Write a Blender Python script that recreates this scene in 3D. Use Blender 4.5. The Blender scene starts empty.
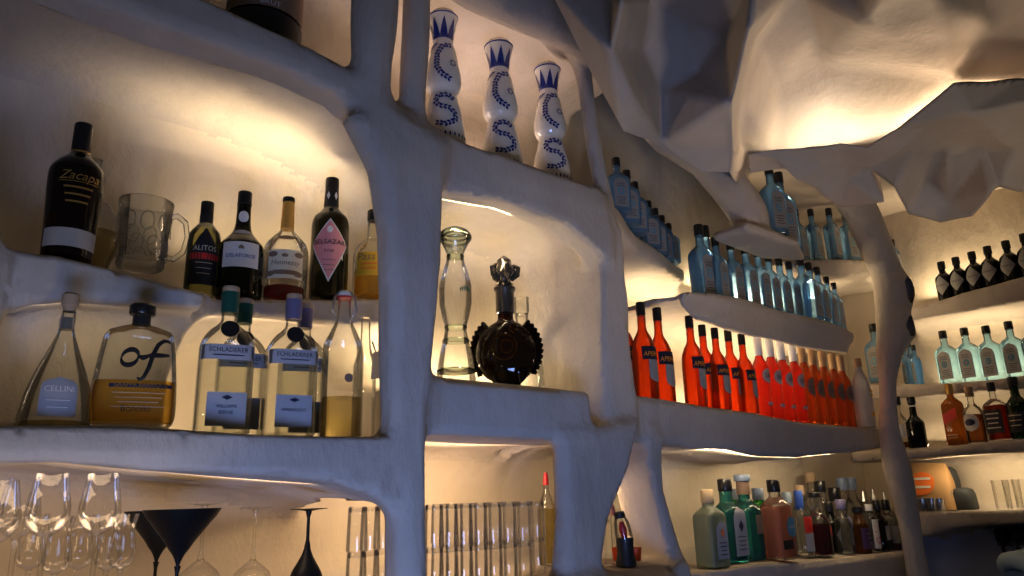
import bpy, bmesh, math, random
import numpy as np
from mathutils import Vector, Matrix
random.seed(4)
sc = bpy.context.scene
col = sc.collection
CZ = 1.5                       # camera height above the floor
F, PITCH, ROLL, YAW = 750.0, 15.5, 1.6, 49.5
a_, p_, r_ = math.radians(YAW), math.radians(PITCH), math.radians(ROLL)
FH = Vector((math.cos(a_), math.sin(a_), 0)); RT = Vector((math.sin(a_), -math.cos(a_), 0)); UP = Vector((0, 0, 1))
FW = FH*math.cos(p_)+UP*math.sin(p_); UU = UP*math.cos(p_)-FH*math.sin(p_)
RR = RT*math.cos(r_)-UU*math.sin(r_); VV = UU*math.cos(r_)+RT*math.sin(r_)
CAM = Vector((0, 0, CZ))
def ray(x, y): return FW+RR*((x-512)/F)-VV*((y-288)/F)
def at(x, y, Y):                       # pixel -> point on a plane parallel to the long wall
    d = ray(x, y); return CAM+d*(Y/d.y)
Q0 = Vector((3.75, 1.28, 0)); RD = Vector((.156, .988, 0)).normalized(); RN = Vector((RD.y, -RD.x, 0))
def atR(x, y, off=0):                  # pixel -> point on a plane parallel to the end wall
    d = ray(x, y); q = Q0+RN*off
    return CAM+d*((q-CAM).dot(RN)/d.dot(RN))
def atZ(x, y, h):
    d = ray(x, y); return CAM+d*(h/d.z)
def zdepth(P): return (P-CAM).dot(FW)

# ------------------------------------------------------------------ materials
M = {}
def new_mat(name):
    m = bpy.data.materials.new(name); m.use_nodes = True
    nt = m.node_tree; nt.nodes.clear()
    out = nt.nodes.new('ShaderNodeOutputMaterial'); M[name] = m
    return m, nt, out
def N(nt, t, **kw):
    n = nt.nodes.new(t)
    for k, v in kw.items():
        if k in n.inputs: n.inputs[k].default_value = v
        else: setattr(n, k, v)
    return n
def c4(c): return (c[0], c[1], c[2], 1)
def plain(name, c, rough=.5, metal=0, spec=.5, coat=0):
    m, nt, out = new_mat(name)
    b = N(nt, 'ShaderNodeBsdfPrincipled'); b.inputs['Base Color'].default_value = c4(c)
    b.inputs['Roughness'].default_value = rough; b.inputs['Metallic'].default_value = metal
    b.inputs['Specular IOR Level'].default_value = spec; b.inputs['Coat Weight'].default_value = coat
    nz = N(nt, 'ShaderNodeTexNoise', Scale=40.0); tc = N(nt, 'ShaderNodeTexCoord')
    nt.links.new(tc.outputs['Object'], nz.inputs['Vector'])
    mx = N(nt, 'ShaderNodeMix', data_type='RGBA', blend_type='MULTIPLY'); mx.inputs[0].default_value = .12
    mx.inputs[6].default_value = c4(c); nt.links.new(nz.outputs['Fac'], mx.inputs[7])
    nt.links.new(mx.outputs[2], b.inputs['Base Color'])
    nt.links.new(b.outputs[0], out.inputs[0]); return m
def plaster(name, c, c2, bump=.5, scale=1.0):
    m, nt, out = new_mat(name)
    tc = N(nt, 'ShaderNodeTexCoord')
    b = N(nt, 'ShaderNodeBsdfPrincipled'); b.inputs['Roughness'].default_value = .85; b.inputs['Specular IOR Level'].default_value = .2
    n1 = N(nt, 'ShaderNodeTexNoise', Scale=3.0*scale, Detail=6.0, Roughness=.6)
    cr = N(nt, 'ShaderNodeValToRGB'); cr.color_ramp.elements[0].position = .35; cr.color_ramp.elements[1].position = .65
    cr.color_ramp.elements[0].color = c4(c2); cr.color_ramp.elements[1].color = c4(c)
    mp = N(nt, 'ShaderNodeMapping'); mp.inputs['Scale'].default_value = (1, 1, .45)
    n2 = N(nt, 'ShaderNodeTexNoise', Scale=16.0*scale, Detail=5.0, Roughness=.6)
    n3 = N(nt, 'ShaderNodeTexNoise', Scale=110.0*scale, Detail=3.0)
    ad = N(nt, 'ShaderNodeMath', operation='MULTIPLY_ADD'); ad.inputs[1].default_value = .07
    bp = N(nt, 'ShaderNodeBump', Strength=bump, Distance=.03)
    L = nt.links.new
    L(tc.outputs['Object'], n1.inputs['Vector']); L(tc.outputs['Object'], mp.inputs['Vector']); L(mp.outputs[0], n2.inputs['Vector']); L(tc.outputs['Object'], n3.inputs['Vector'])
    L(n1.outputs['Fac'], cr.inputs[0]); L(cr.outputs[0], b.inputs['Base Color'])
    L(n3.outputs['Fac'], ad.inputs[0]); L(n2.outputs['Fac'], ad.inputs[2]); L(ad.outputs[0], bp.inputs['Height']); L(bp.outputs[0], b.inputs['Normal'])
    L(b.outputs[0], out.inputs[0]); return m
def glass(name, tint, body=0.0, bodycol=None, edge=.35, rough=.03, gloss=1.0):
    """thin-walled bottle glass: see-through, darker at grazing angles, Fresnel reflections, optional milky body colour"""
    m, nt, out = new_mat(name); L = nt.links.new
    lw = N(nt, 'ShaderNodeLayerWeight', Blend=.35)
    pw = N(nt, 'ShaderNodeMath', operation='POWER'); pw.inputs[1].default_value = 2.2; L(lw.outputs['Facing'], pw.inputs[0])
    mx = N(nt, 'ShaderNodeMix', data_type='RGBA'); L(pw.outputs[0], mx.inputs[0])
    mx.inputs[6].default_value = c4(tint); mx.inputs[7].default_value = c4([t*edge for t in tint])
    tr = N(nt, 'ShaderNodeBsdfTransparent'); L(mx.outputs[2], tr.inputs[0]); s = tr
    if body > 0:
        bc = bodycol or tint
        df = N(nt, 'ShaderNodeBsdfDiffuse'); df.inputs[0].default_value = c4(bc)
        tl = N(nt, 'ShaderNodeBsdfTranslucent'); tl.inputs[0].default_value = c4(bc)
        m1 = N(nt, 'ShaderNodeMixShader'); m1.inputs[0].default_value = .6; L(df.outputs[0], m1.inputs[1]); L(tl.outputs[0], m1.inputs[2])
        m2 = N(nt, 'ShaderNodeMixShader'); m2.inputs[0].default_value = body; L(tr.outputs[0], m2.inputs[1]); L(m1.outputs[0], m2.inputs[2]); s = m2
    if gloss > 0:
        fr = N(nt, 'ShaderNodeFresnel', IOR=1.45)
        ml = N(nt, 'ShaderNodeMath', operation='MULTIPLY'); ml.inputs[1].default_value = gloss; L(fr.outputs[0], ml.inputs[0])
        gl = N(nt, 'ShaderNodeBsdfGlossy', Roughness=rough); gl.inputs[0].default_value = (1, 1, 1, 1)
        m3 = N(nt, 'ShaderNodeMixShader'); L(ml.outputs[0], m3.inputs[0]); L(s.outputs[0], m3.inputs[1]); L(gl.outputs[0], m3.inputs[2]); s = m3
    L(s.outputs[0], out.inputs[0]); return m

plaster('plaster', (.56, .50, .435), (.46, .41, .355), .35)
plaster('plaster_wall', (.60, .53, .435), (.52, .455, .37), .25)
plaster('plaster_rock', (.56, .49, .425), (.43, .37, .315), .2, .7)
plaster('dark_wall', (.52, .58, .82), (.46, .51, .72), .15)
plaster('floor_stone', (.22, .2, .18), (.16, .14, .13), .2)
glass('clear', (.955, .96, .95), .02, (.8, .85, .85), .5, .03, .85)
glass('clear_thin', (.98, .98, .975), 0, None, .74, .04, .45)
glass('highball', (.97, .97, .96), .04, (.9, .88, .82), .72, .04, .8)
glass('clear_green', (.86, .93, .84), .06, (.7, .8, .65), .5)
glass('olive', (.13, .12, .03), .25, (.05, .055, .015), .3)
glass('dark_olive', (.035, .035, .015), .5, (.02, .022, .01), .4)
glass('pale_olive', (.55, .54, .34), .15, (.4, .42, .22), .4)
glass('brown_dark', (.05, .018, .008), .5, (.03, .012, .008), .4)
glass('cognac', (.22, .07, .02), .35, (.12, .04, .015), .35)
glass('blue', (.60, .82, 1.0), .36, (.34, .62, .95), .5)
glass('blue_lit', (.70, .90, .97), .28, (.5, .78, .95), .5)  # paler copy of the blue glass, end-wall backlight put into the colour
glass('decanter_brown', (.16, .06, .025), .4, (.11, .045, .018), .4)
glass('green', (.12, .62, .1), .3, (.1, .55, .06), .35)
glass('teal', (.18, .55, .5), .3, (.12, .45, .42), .4)
glass('dark_green', (.02, .12, .03), .4, (.02, .1, .02), .4)
glass('frost_green', (.55, .62, .48), .6, (.5, .56, .42), .6, .4)
glass('frost_white', (.8, .83, .85), .75, (.82, .84, .86), .8, .4)
glass('amber', (.5, .2, .03), .3, (.4, .14, .02), .4)
glass('black_glass', (.01, .01, .012), .7, (.012, .012, .014), .5)
glass('l_orange', (.95, .30, .09), .42, (.9, .14, .02), .65, .06, .9)
glass('l_redorange', (.95, .22, .12), .42, (.82, .11, .05), .65, .06, .9)
glass('l_rust', (.85, .34, .1), .4, (.66, .17, .03), .55, .06, .9)
glass('l_yellow', (1., .80, .30), .38, (1., .62, .09), .85, .1, .3)
glass('l_pale', (.86, .78, .5), .2, (.75, .65, .35), .7, .1, .3)
glass('l_water', (.97, .97, .93), .04, (.8, .8, .7), .75, .1, .3)
glass('l_red', (.35, .04, .05), .4, (.3, .02, .03), .6, .1, .3)
glass('l_brown', (.55, .12, .04), .4, (.4, .09, .03), .6, .1, .3)
glass('l_pink', (.95, .6, .5), .5, (.9, .5, .4), .75, .1, .3)
glass('l_whisky', (.6, .33, .11), .4, (.36, .16, .035), .55, .1, .3)
plain('cap_black', (.012, .012, .014), .3); plain('cap_white', (.8, .78, .76), .35); plain('cap_red', (.6, .03, .04), .35)
plain('cap_tan', (.4, .25, .13), .5); plain('cork', (.45, .33, .22), .8); plain('cap_greyblue', (.25, .31, .4), .4)
plain('cap_blue', (.06, .14, .5), .4); plain('foil_green', (.02, .12, .09), .35, .3); plain('foil_purple', (.22, .2, .34), .35, .3)
plain('gold', (.65, .40, .12), .35, .8); plain('goldfoil', (.72, .42, .10), .4, .4); plain('silver', (.7, .7, .72), .25, .9)
plain('white', (.8, .79, .76), .6); plain('paper', (.74, .71, .64), .7); plain('cream', (.76, .66, .46), .7); plain('greylabel', (.40, .40, .43), .6); plain('bombaylabel_lit', (.46, .47, .46), .6); plain('woven', (.42, .37, .31), .8)  # includes a lighter gin label copy, the lit end-wall shelf in its colour
plain('pinklabel', (.72, .30, .29), .6); plain('yellow', (.85, .52, .04), .6); plain('black', (.015, .015, .018), .5); plain('matte_black', (.008, .008, .009), .45, 0, .25)
plain('red', (.65, .04, .03), .5); plain('orange', (.9, .25, .03), .5); plain('navy', (.015, .02, .06), .5); plain('blueink', (.02, .05, .28), .4)
plain('tan', (.55, .42, .25), .7); plain('brownlabel', (.26, .17, .11), .7); plain('purple', (.07, .03, .1), .5); plain('bluelabel', (.1, .3, .45), .5)
plain('ceramic', (.8, .77, .7), .18, 0, .6, .4); plain('ceramic_blue', (.02, .04, .24), .2, 0, .6, .4); plain('jewel', (.3, .28, .25), .2, .9)
plain('bombaylabel', (.30, .29, .28), .6); plain('paleseal', (.52, .40, .36), .6); plain('greyseal', (.35, .34, .33), .5); plain('kraft', (.5, .31, .14), .75); plain('orange_print', (.85, .22, .04), .6)
plain('bag_dark', (.05, .055, .06), .6); plain('lightblue', (.5, .65, .72), .7); plain('denim', (.1, .17, .32), .8); plain('socket', (.16, .17, .2), .5)
plain('orange_plastic', (.75, .1, .02), .4); plain('tag', (.55, .45, .3), .8); plain('aperol_label', (.012, .012, .035), .5); plain('aperol_text', (.95, .35, .02), .5)

# ------------------------------------------------------------------ objects
def link(o, parent=None):
    col.objects.link(o)
    if parent is not None: o.parent = parent
    return o
def mesh_obj(name, verts, faces, mat, parent=None, smooth=True, sharp=40):
    me = bpy.data.meshes.new(name); me.from_pydata([tuple(v) for v in verts], [], faces); me.update()
    if smooth:
        me.polygons.foreach_set('use_smooth', [True]*len(me.polygons))
        if sharp: me.set_sharp_from_angle(angle=math.radians(sharp))
    me.materials.append(M[mat] if isinstance(mat, str) else mat)
    return link(bpy.data.objects.new(name, me), parent)
def thing(name, label, cat, group=None, loc=(0, 0, 0)):
    o = bpy.data.objects.new(name, None); o.empty_display_size = .02; o.location = loc; col.objects.link(o)
    o['label'] = label; o['category'] = cat
    if group: o['group'] = group
    return o
def tag(o, label, cat, group=None):
    o['label'] = label; o['category'] = cat
    if group: o['group'] = group
    return o
def dup(root, label, group=None):
    def cp(o, par):
        c = o.copy(); col.objects.link(c); c.parent = par
        for k in o.children: cp(k, c)
        return c
    r = cp(root, None); r['label'] = label
    if group: r['group'] = group
    return r
def ring(z, rx, ry, p, n):
    out = []
    for i in range(n):
        t = 2*math.pi*(i+.5)/n; c, s = math.cos(t), math.sin(t)
        out.append((rx*math.copysign(abs(c)**(2/p), c), ry*math.copysign(abs(s)**(2/p), s), z))
    return out
def rows4(prof): return [(q[0], q[1], q[1], 2) if len(q) == 2 else (q[0], q[1], q[2], 2) if len(q) == 3 else tuple(q) for q in prof]
def loft(prof, n=28, close0=True, close1=True, c=(0, 0)):
    V, Fc = [], []
    R4 = rows4(prof)
    for (z, rx, ry, p) in R4: V += [(x+c[0], y+c[1], zz) for x, y, zz in ring(z, rx, ry, p, n)]
    for k in range(len(R4)-1):
        for i in range(n):
            j = (i+1) % n; Fc.append((k*n+i, k*n+j, (k+1)*n+j, (k+1)*n+i))
    if close0: Fc.append(tuple(range(n-1, -1, -1)))
    if close1: Fc.append(tuple((len(R4)-1)*n+i for i in range(n)))
    return V, Fc
def lofted(name, prof, mat, parent=None, n=28, **kw):
    V, Fc = loft(prof, n, **kw); return mesh_obj(name, V, Fc, mat, parent)
def smooth_prof(prof, sub=3):
    R4 = rows4(prof); P = [np.array(q, float) for q in R4]; out = []
    for i in range(len(P)-1):
        p0, p1, p2, p3 = P[max(i-1, 0)], P[i], P[i+1], P[min(i+2, len(P)-1)]
        for s in range(sub):
            t = s/sub
            m = .5*((2*p1)+(-p0+p2)*t+(2*p0-5*p1+4*p2-p3)*t*t+(-p0+3*p1-3*p2+p3)*t**3)
            m[0] = p1[0]+(p2[0]-p1[0])*t
            lo, hi = np.minimum(p1, p2), np.maximum(p1, p2); m = np.clip(m, lo, hi); out.append(tuple(m))
    out.append(tuple(P[-1])); return out
def tube(name, pts, r, mat, parent=None, n=8, closed=False):
    P = [Vector(p) for p in pts]; V, Fc = [], []; m = len(P)
    rr = r if isinstance(r, (list, tuple)) else [r]*m
    up = None
    for k in range(m):
        if closed: t = P[(k+1) % m]-P[k-1]
        else: t = P[min(k+1, m-1)]-P[max(k-1, 0)]
        t.normalize()
        if up is None:
            up = Vector((0, 0, 1)) if abs(t.z) < .9 else Vector((1, 0, 0))
        a = (up-t*up.dot(t)).normalized(); b = t.cross(a); up = a
        for i in range(n):
            w = 2*math.pi*i/n; V.append(P[k]+a*math.cos(w)*rr[k]+b*math.sin(w)*rr[k])
    for k in range(m if closed else m-1):
        for i in range(n):
            j = (i+1) % n; k2 = (k+1) % m; Fc.append((k*n+i, k*n+j, k2*n+j, k2*n+i))
    if not closed: Fc += [tuple(range(n-1, -1, -1)), tuple((m-1)*n+i for i in range(n))]
    return mesh_obj(name, V, Fc, mat, parent)
class Surf:
    """front of a bottle: maps (x, z) on its label face to a point"""
    def __init__(s, prof): s.R = rows4(prof)
    def prof(s, z):
        R = s.R
        for k in range(len(R)-1):
            if R[k][0] <= z <= R[k+1][0] and R[k+1][0] > R[k][0]:
                t = (z-R[k][0])/(R[k+1][0]-R[k][0]); return [R[k][i]+(R[k+1][i]-R[k][i])*t for i in range(4)]
        return list(R[-1] if z > R[-1][0] else R[0])
    def pt(s, x, z, eps):
        _, rx, ry, p = s.prof(z)
        if p > 2.6:
            u = min(abs(x)/rx, .999); return (x, -ry*(1-u**p)**(1/p)-eps, z)
        a = x/rx; return ((rx+eps)*math.sin(a), -(ry+eps)*math.cos(a), z)
def label_mesh(name, S, shape, xc, hw, z0, z1, mat, parent, eps=.006, nx=10, nz=12):
    V, Fc = [], []
    for k in range(nz+1):
        t = k/nz; z = z0+(z1-z0)*t
        if shape == 'rect': w = hw
        elif shape == 'arch': w = hw if t < .72 else hw*math.sqrt(max(1-((t-.72)/.28)**2, .0004))
        elif shape == 'diamond': w = hw*max(1-abs(2*t-1), .01)
        elif shape == 'kite': w = hw*max(min(t/.6, (1-t)/.4), .01)
        elif shape == 'house': w = hw*min(1, max((1-t)/.42, .01))
        else: w = hw*math.sqrt(max(1-(2*t-1)**2, .001))
        for i in range(nx+1): V.append(S.pt(xc+w*(2*i/nx-1), z, eps))
    for k in range(nz):
        for i in range(nx):
            a = k*(nx+1)+i; Fc.append((a, a+1, a+nx+2, a+nx+1))
    return mesh_obj(name, V, Fc, mat, parent)
def text_mesh(s, size=1.0, shear=0.0):
    cu = bpy.data.curves.new('t', 'FONT'); cu.body = s; cu.size = size; cu.align_x = 'CENTER'; cu.shear = shear; cu.resolution_u = 2
    o = bpy.data.objects.new('t', cu); col.objects.link(o)
    dg = bpy.context.evaluated_depsgraph_get(); me = bpy.data.meshes.new_from_object(o.evaluated_get(dg))
    V = [v.co.copy() for v in me.vertices]; Fc = [tuple(p.vertices) for p in me.polygons]
    bpy.data.objects.remove(o); bpy.data.curves.remove(cu); bpy.data.meshes.remove(me); return V, Fc
def letter(S, s, xc, z, width, mat, parent, eps=.009, shear=0.0, vertical=False, hmul=1.0, name='lettering'):
    V, Fc = text_mesh(s, 1, shear)
    x0, x1 = min(v.x for v in V), max(v.x for v in V); k = width/(x1-x0); xm = (x0+x1)/2
    out = []
    for v in V:
        a, b = (v.x-xm)*k, v.y*k*hmul
        if vertical: a, b = -b, a
        out.append(S.pt(xc+a, z+b, eps))
    return mesh_obj(name, out, Fc, mat, parent, smooth=False)
# ------------------------------------------------------------------ moulded plaster: signed-distance solids -> surface nets
PR = []
def seg_d2(px, pz, a, b):
    vx, vz = b[0]-a[0], b[1]-a[1]; wx, wz = px-a[0], pz-a[1]
    t = np.clip((wx*vx+wz*vz)/(vx*vx+vz*vz+1e-12), 0, 1)
    return (wx-vx*t)**2+(wz-vz*t)**2
def poly_sd(px, pz, P):
    d = np.full(px.shape, 1e9, np.float32); ins = np.zeros(px.shape, bool); n = len(P)
    for i in range(n):
        a, b = P[i], P[(i+1) % n]
        d = np.minimum(d, seg_d2(px, pz, a, b))
        c = ((a[1] > pz) != (b[1] > pz)); den = b[1]-a[1] if abs(b[1]-a[1]) > 1e-9 else 1e-9
        ins ^= c & (px < (b[0]-a[0])*(pz-a[1])/den+a[0])
    d = np.sqrt(d); return np.where(ins, -d, d)
def slab(part, pix, Y0, Y1=1.99, r=.02, k=.045):        # outline traced on the plane Y0, carried back to Y1
    P = [(at(x, y, Y0).x, at(x, y, Y0).z) for x, y in pix]
    PR.append(dict(t='xz', part=part, P=P, Y0=Y0, Y1=Y1, r=r, k=k))
def ledge(part, XY, z0, z1, r=.02, k=.045):             # plan outline, level
    PR.append(dict(t='xy', part=part, P=XY, Y0=z0, Y1=z1, r=r, k=k))
def limb(part, pts, k=.05, ys=1.0, plane=at):           # chain of (pixel x, y, plane, radius in pixels)
    C = []
    for x, y, Y, rp in pts:
        p = plane(x, y, Y); C.append((p, rp*zdepth(p)/F))
    PR.append(dict(t='limb', part=part, C=C, k=k))
def endslab(part, pix, off0, off1, r=.015, k=.04):      # outline traced on the end wall's plane
    P = []
    for x, y in pix:
        q = atR(x, y, off0)-Q0; P.append((q.dot(RD), q.z))
    PR.append(dict(t='end', part=part, P=P, Y0=off0, Y1=off1, r=r, k=k))
def ext(d2, w, Y0, Y1, r):
    d2 = d2+r; b = np.abs(w-(Y0+Y1)/2)-(abs(Y1-Y0)/2-r)
    return np.minimum(np.maximum(d2, b), 0)+np.sqrt(np.maximum(d2, 0)**2+np.maximum(b, 0)**2)-r
def build(prims, lo, hi, h, noise):
    ax = [np.arange(lo[i], hi[i]+h, h, dtype=np.float32) for i in range(3)]
    sh = tuple(len(a) for a in ax); D = np.full(sh, 1, np.float32); RW = np.full(sh, 9, np.float32); ID = np.zeros(sh, np.int16)
    mg = .16
    for pi, q in enumerate(prims):
        if q['t'] == 'limb':
            b0 = [min(c[0][i]-c[1] for c in q['C']) for i in range(3)]; b1 = [max(c[0][i]+c[1] for c in q['C']) for i in range(3)]
        elif q['t'] == 'xz':
            b0 = [min(p[0] for p in q['P']), q['Y0'], min(p[1] for p in q['P'])]; b1 = [max(p[0] for p in q['P']), q['Y1'], max(p[1] for p in q['P'])]
        elif q['t'] == 'xy':
            b0 = [min(p[0] for p in q['P']), min(p[1] for p in q['P']), q['Y0']]; b1 = [max(p[0] for p in q['P']), max(p[1] for p in q['P']), q['Y1']]
        else:
            cs = [Q0+RD*p[0]+RN*o for p in q['P'] for o in (q['Y0'], q['Y1'])]
            b0 = [min(c[0] for c in cs), min(c[1] for c in cs), min(p[1] for p in q['P'])]; b1 = [max(c[0] for c in cs), max(c[1] for c in cs), max(p[1] for p in q['P'])]
        sl = []
        for i in range(3):
            i0 = max(0, int((b0[i]-mg-lo[i])/h)); i1 = min(sh[i], int((b1[i]+mg-lo[i])/h)+2); sl.append(slice(i0, max(i1, i0)))
        sl = tuple(sl)
        if any(s.stop <= s.start for s in sl): continue
        X = ax[0][sl[0]][:, None, None]; Y = ax[1][sl[1]][None, :, None]; Z = ax[2][sl[2]][None, None, :]
        if q['t'] == 'xz':
            gx, gz = np.meshgrid(ax[0][sl[0]], ax[2][sl[2]], indexing='ij'); d = ext(poly_sd(gx, gz, q['P'])[:, None, :], Y, q['Y0'], q['Y1'], q['r'])
        elif q['t'] == 'xy':
            gx, gy = np.meshgrid(ax[0][sl[0]], ax[1][sl[1]], indexing='ij'); d = ext(poly_sd(gx, gy, q['P'])[:, :, None], Z, q['Y0'], q['Y1'], q['r'])
        elif q['t'] == 'end':
            S = (X-Q0.x)*RD.x+(Y-Q0.y)*RD.y+0*Z; W = (X-Q0.x)*RN.x+(Y-Q0.y)*RN.y
            d = ext(poly_sd(S, Z+0*S, q['P']), W, q['Y0'], q['Y1'], q['r'])
        else:
            d = None; C = q['C']
            for (a, ra), (b, rb) in zip(C[:-1], C[1:]):
                v = b-a; L2 = v.dot(v)+1e-9
                t = np.clip(((X-a.x)*v.x+(Y-a.y)*v.y+(Z-a.z)*v.z)/L2, 0, 1)
                e = np.sqrt((X-a.x-v.x*t)**2+(Y-a.y-v.y*t)**2+(Z-a.z-v.z*t)**2)-(ra+(rb-ra)*t)
                d = e if d is None else np.minimum(d, e)
        d = d.astype(np.float32)
        rw = RW[sl]; ids = ID[sl]; ids[d < rw] = pi; RW[sl] = np.minimum(rw, d)
        cur = D[sl]; k = q['k']; hh = np.maximum(k-np.abs(cur-d), 0)/k
        D[sl] = np.minimum(cur, d)-hh*hh*k*.25
    X = ax[0][:, None, None]; Y = ax[1][None, :, None]; Z = ax[2][None, None, :]
    D += noise(X, Y, Z).astype(np.float32)
    S = D < 0
    cnt = np.zeros(tuple(s-1 for s in sh), np.int8)
    for o in np.ndindex(2, 2, 2): cnt += S[o[0]:sh[0]-1+o[0], o[1]:sh[1]-1+o[1], o[2]:sh[2]-1+o[2]]
    I = np.argwhere((cnt > 0) & (cnt < 8)); vid = np.full(cnt.shape, -1, np.int32); vid[tuple(I.T)] = np.arange(len(I))
    acc = np.zeros((len(I), 3)); n = np.zeros(len(I))
    for o in np.ndindex(2, 2, 2):
        for e in range(3):
            if o[e]: continue
            o2 = list(o); o2[e] = 1
            A = D[I[:, 0]+o[0], I[:, 1]+o[1], I[:, 2]+o[2]]; B = D[I[:, 0]+o2[0], I[:, 1]+o2[1], I[:, 2]+o2[2]]
            c = (A < 0) != (B < 0); t = np.where(c, A/np.where(c, A-B, 1), 0)
            p = np.tile(np.array(o, float), (len(I), 1)); p[:, e] += t; acc[c] += p[c]; n[c] += 1
    V = (I+acc/n[:, None])*h+np.array(lo)
    G = np.gradient(D, h); J = np.rint((V-np.array(lo))/h).astype(int)
    for i in range(3): J[:, i] = np.clip(J[:, i], 0, sh[i]-1)
    Nn = np.stack([g[tuple(J.T)] for g in G], 1); Nn /= np.linalg.norm(Nn, axis=1)[:, None]+1e-9
    vpart = ID[tuple(J.T)]
    Fs = []
    for e in range(3):
        u, w = (e+1) % 3, (e+2) % 3
        s0 = [slice(0, s) for s in sh]; s1 = list(s0); s0[e] = slice(0, sh[e]-1); s1[e] = slice(1, sh[e])
        cr = S[tuple(s0)] != S[tuple(s1)]; E = np.argwhere(cr)
        ok = (E[:, u] > 0) & (E[:, w] > 0) & (E[:, u] < sh[u]-1) & (E[:, w] < sh[w]-1); E = E[ok]
        neg = S[tuple(E.T)]
        def g(du, dw):
            K = E.copy(); K[:, u] -= du; K[:, w] -= dw; return vid[tuple(K.T)]
        q = np.stack([g(1, 1), g(0, 1), g(0, 0), g(1, 0)], 1); q[~neg] = q[~neg][:, ::-1]; Fs.append(q)
    return V, np.concatenate(Fs), Nn, vpart
def noise_fn(amp, big):
    rs = np.random.RandomState(5); W = []
    for f in (5, 9, 15, 26):
        for _ in range(3): W.append((rs.randn(3)*f*.8, rs.rand()*6.28, 1/f**.8))
    tot = sum(w[2] for w in W)
    def fn(X, Y, Z):
        s = 0
        for kx, ph, a in W: s = s+a*np.sin(kx[0]*X+kx[1]*Y+kx[2]*Z+ph)
        return s*(amp*2.2/tot)
    return fn
def emit(V, Fq, Nn, vpart, prims, groups):
    """groups: part name -> (object maker). Faces go to the part whose solid they belong to."""
    fp = vpart[Fq[:, 0]]
    keys = sorted({q['part'] for q in prims}); out = {}
    pid = np.array([keys.index(q['part']) for q in prims])[fp]
    for ki, key in enumerate(keys):
        fs = Fq[pid == ki]
        if not len(fs): continue
        used, inv = np.unique(fs, return_inverse=True); inv = inv.reshape(fs.shape)
        name, mat, par, lab = groups[key]
        me = bpy.data.meshes.new(name); me.from_pydata(V[used].tolist(), [], inv.tolist()); me.update()
        me.polygons.foreach_set('use_smooth', [True]*len(me.polygons))
        me.normals_split_custom_set_from_vertices(Nn[used].tolist()); me.materials.append(M[mat])
        o = link(bpy.data.objects.new(name, me), par)
        if lab: o['label'] = lab
        if name.startswith(('wall', 'floor', 'ceiling')): o['kind'] = 'structure'
        out[key] = o
    return out

BY = 1.97
# long wall --------------------------------------------------------
slab('low_shelf', [(-90, 424), (130, 426), (300, 430), (395, 433), (395, 507), (370, 495), (335, 485), (250, 478), (150, 469), (60, 459), (-90, 463)], 1.42)
slab('block', [(-90, 246), (25, 249), (60, 252), (210, 291), (207, 308), (190, 340), (174, 380), (167, 434), (-90, 434)], 1.74, r=.03)
slab('block', [(20, 249), (60, 252), (211, 290), (209, 308), (150, 306), (70, 300), (18, 306)], 1.61, r=.02)
slab('block', [(-120, 150), (-12, 170), (14, 262), (6, 330), (-4, 434), (-120, 434)], 1.6, r=.04)
slab('bottle_shelf', [(200, 296), (438, 300), (438, 322), (330, 324), (270, 318), (200, 316)], 1.75, r=.012)
slab('front_arch', [(-120, -130), (90, -45), (200, 0), (313, 52), (352, 73), (400, 105), (460, 142), (530, 170), (598, 190), (614, 235), (617, 262), (612, 261), (570, 224), (510, 200), (445, 190), (438, 156), (400, 138), (352, 104), (340, 92), (280, 63), (180, 29), (100, 0), (-120, -86)], 1.45, 1.55, r=.015, k=.05)
slab('front_arch', [(-120, -130), (90, -45), (200, 0), (313, 52), (352, 73), (400, 105), (460, 142), (530, 170), (598, 190), (614, 235), (617, 258), (612, 250), (570, 210), (510, 188), (440, 165), (400, 122), (352, 90), (280, 53), (180, 20), (100, -10), (-120, -90)], 1.5, r=.012, k=.05)
slab('front_pillar', [(352, 112), (385, 100), (452, 140), (447, 190), (447, 260), (440, 340), (434, 400), (433, 470), (428, 600), (402, 600), (396, 500), (390, 450), (392, 300), (389, 230), (378, 165)], 1.42, 1.5, r=.035, k=.035)
slab('decanter_shelf', [(425, 373), (592, 390), (596, 442), (428, 437)], 1.45, r=.018)
slab('partition', [(600, 195), (622, 230), (635, 300), (638, 432), (606, 445), (603, 330)], 1.47, r=.022, k=.05)
slab('leg', [(562, 430), (640, 420), (631, 470), (612, 520), (598, 600), (563, 600), (566, 520), (563, 470)], 1.44, 1.50, r=.026, k=.03)
slab('aperitif_shelf', [(622, 394), (700, 404), (800, 420), (890, 430), (890, 447), (830, 452), (800, 457), (760, 454), (730, 448), (700, 449), (650, 441), (622, 441)], 1.5, r=.014)
slab('right_leg', [(648, 425), (661, 440), (667, 490), (681, 540), (698, 600), (681, 600), (667, 540), (655, 490), (649, 460)], 1.5, 1.66, r=.012, k=.03)
A0 = at(600, 190, 1.45); A1 = at(690, 291, 1.8); zt = A0.z
TOPZ = zt
ledge('top_shelf', [(1.2, 1.47), (A0.x, 1.46), (at(625, 246, 1.5).x, 1.52), (at(650, 266, 1.62).x, 1.66), (A1.x, 1.82), (A1.x+.1, 2.0), (1.2, 2.0)], zt-.065, zt, r=.02)
slab('gin_shelf', [(684, 289), (700, 290), (760, 304), (845, 327), (856, 334), (851, 354), (800, 346), (760, 338), (715, 324), (700, 321), (684, 305)], 1.5, 1.545, r=.012, k=.02)
slab('gin_shelf', [(684, 289), (700, 290), (760, 304), (845, 327), (856, 334), (855, 344), (760, 314), (700, 300), (684, 299)], 1.5, r=.008, k=.02)
slab('upper_tier', [(786, 259), (868, 259), (876, 276), (838, 277), (800, 270)], 1.56, r=.012)
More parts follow.
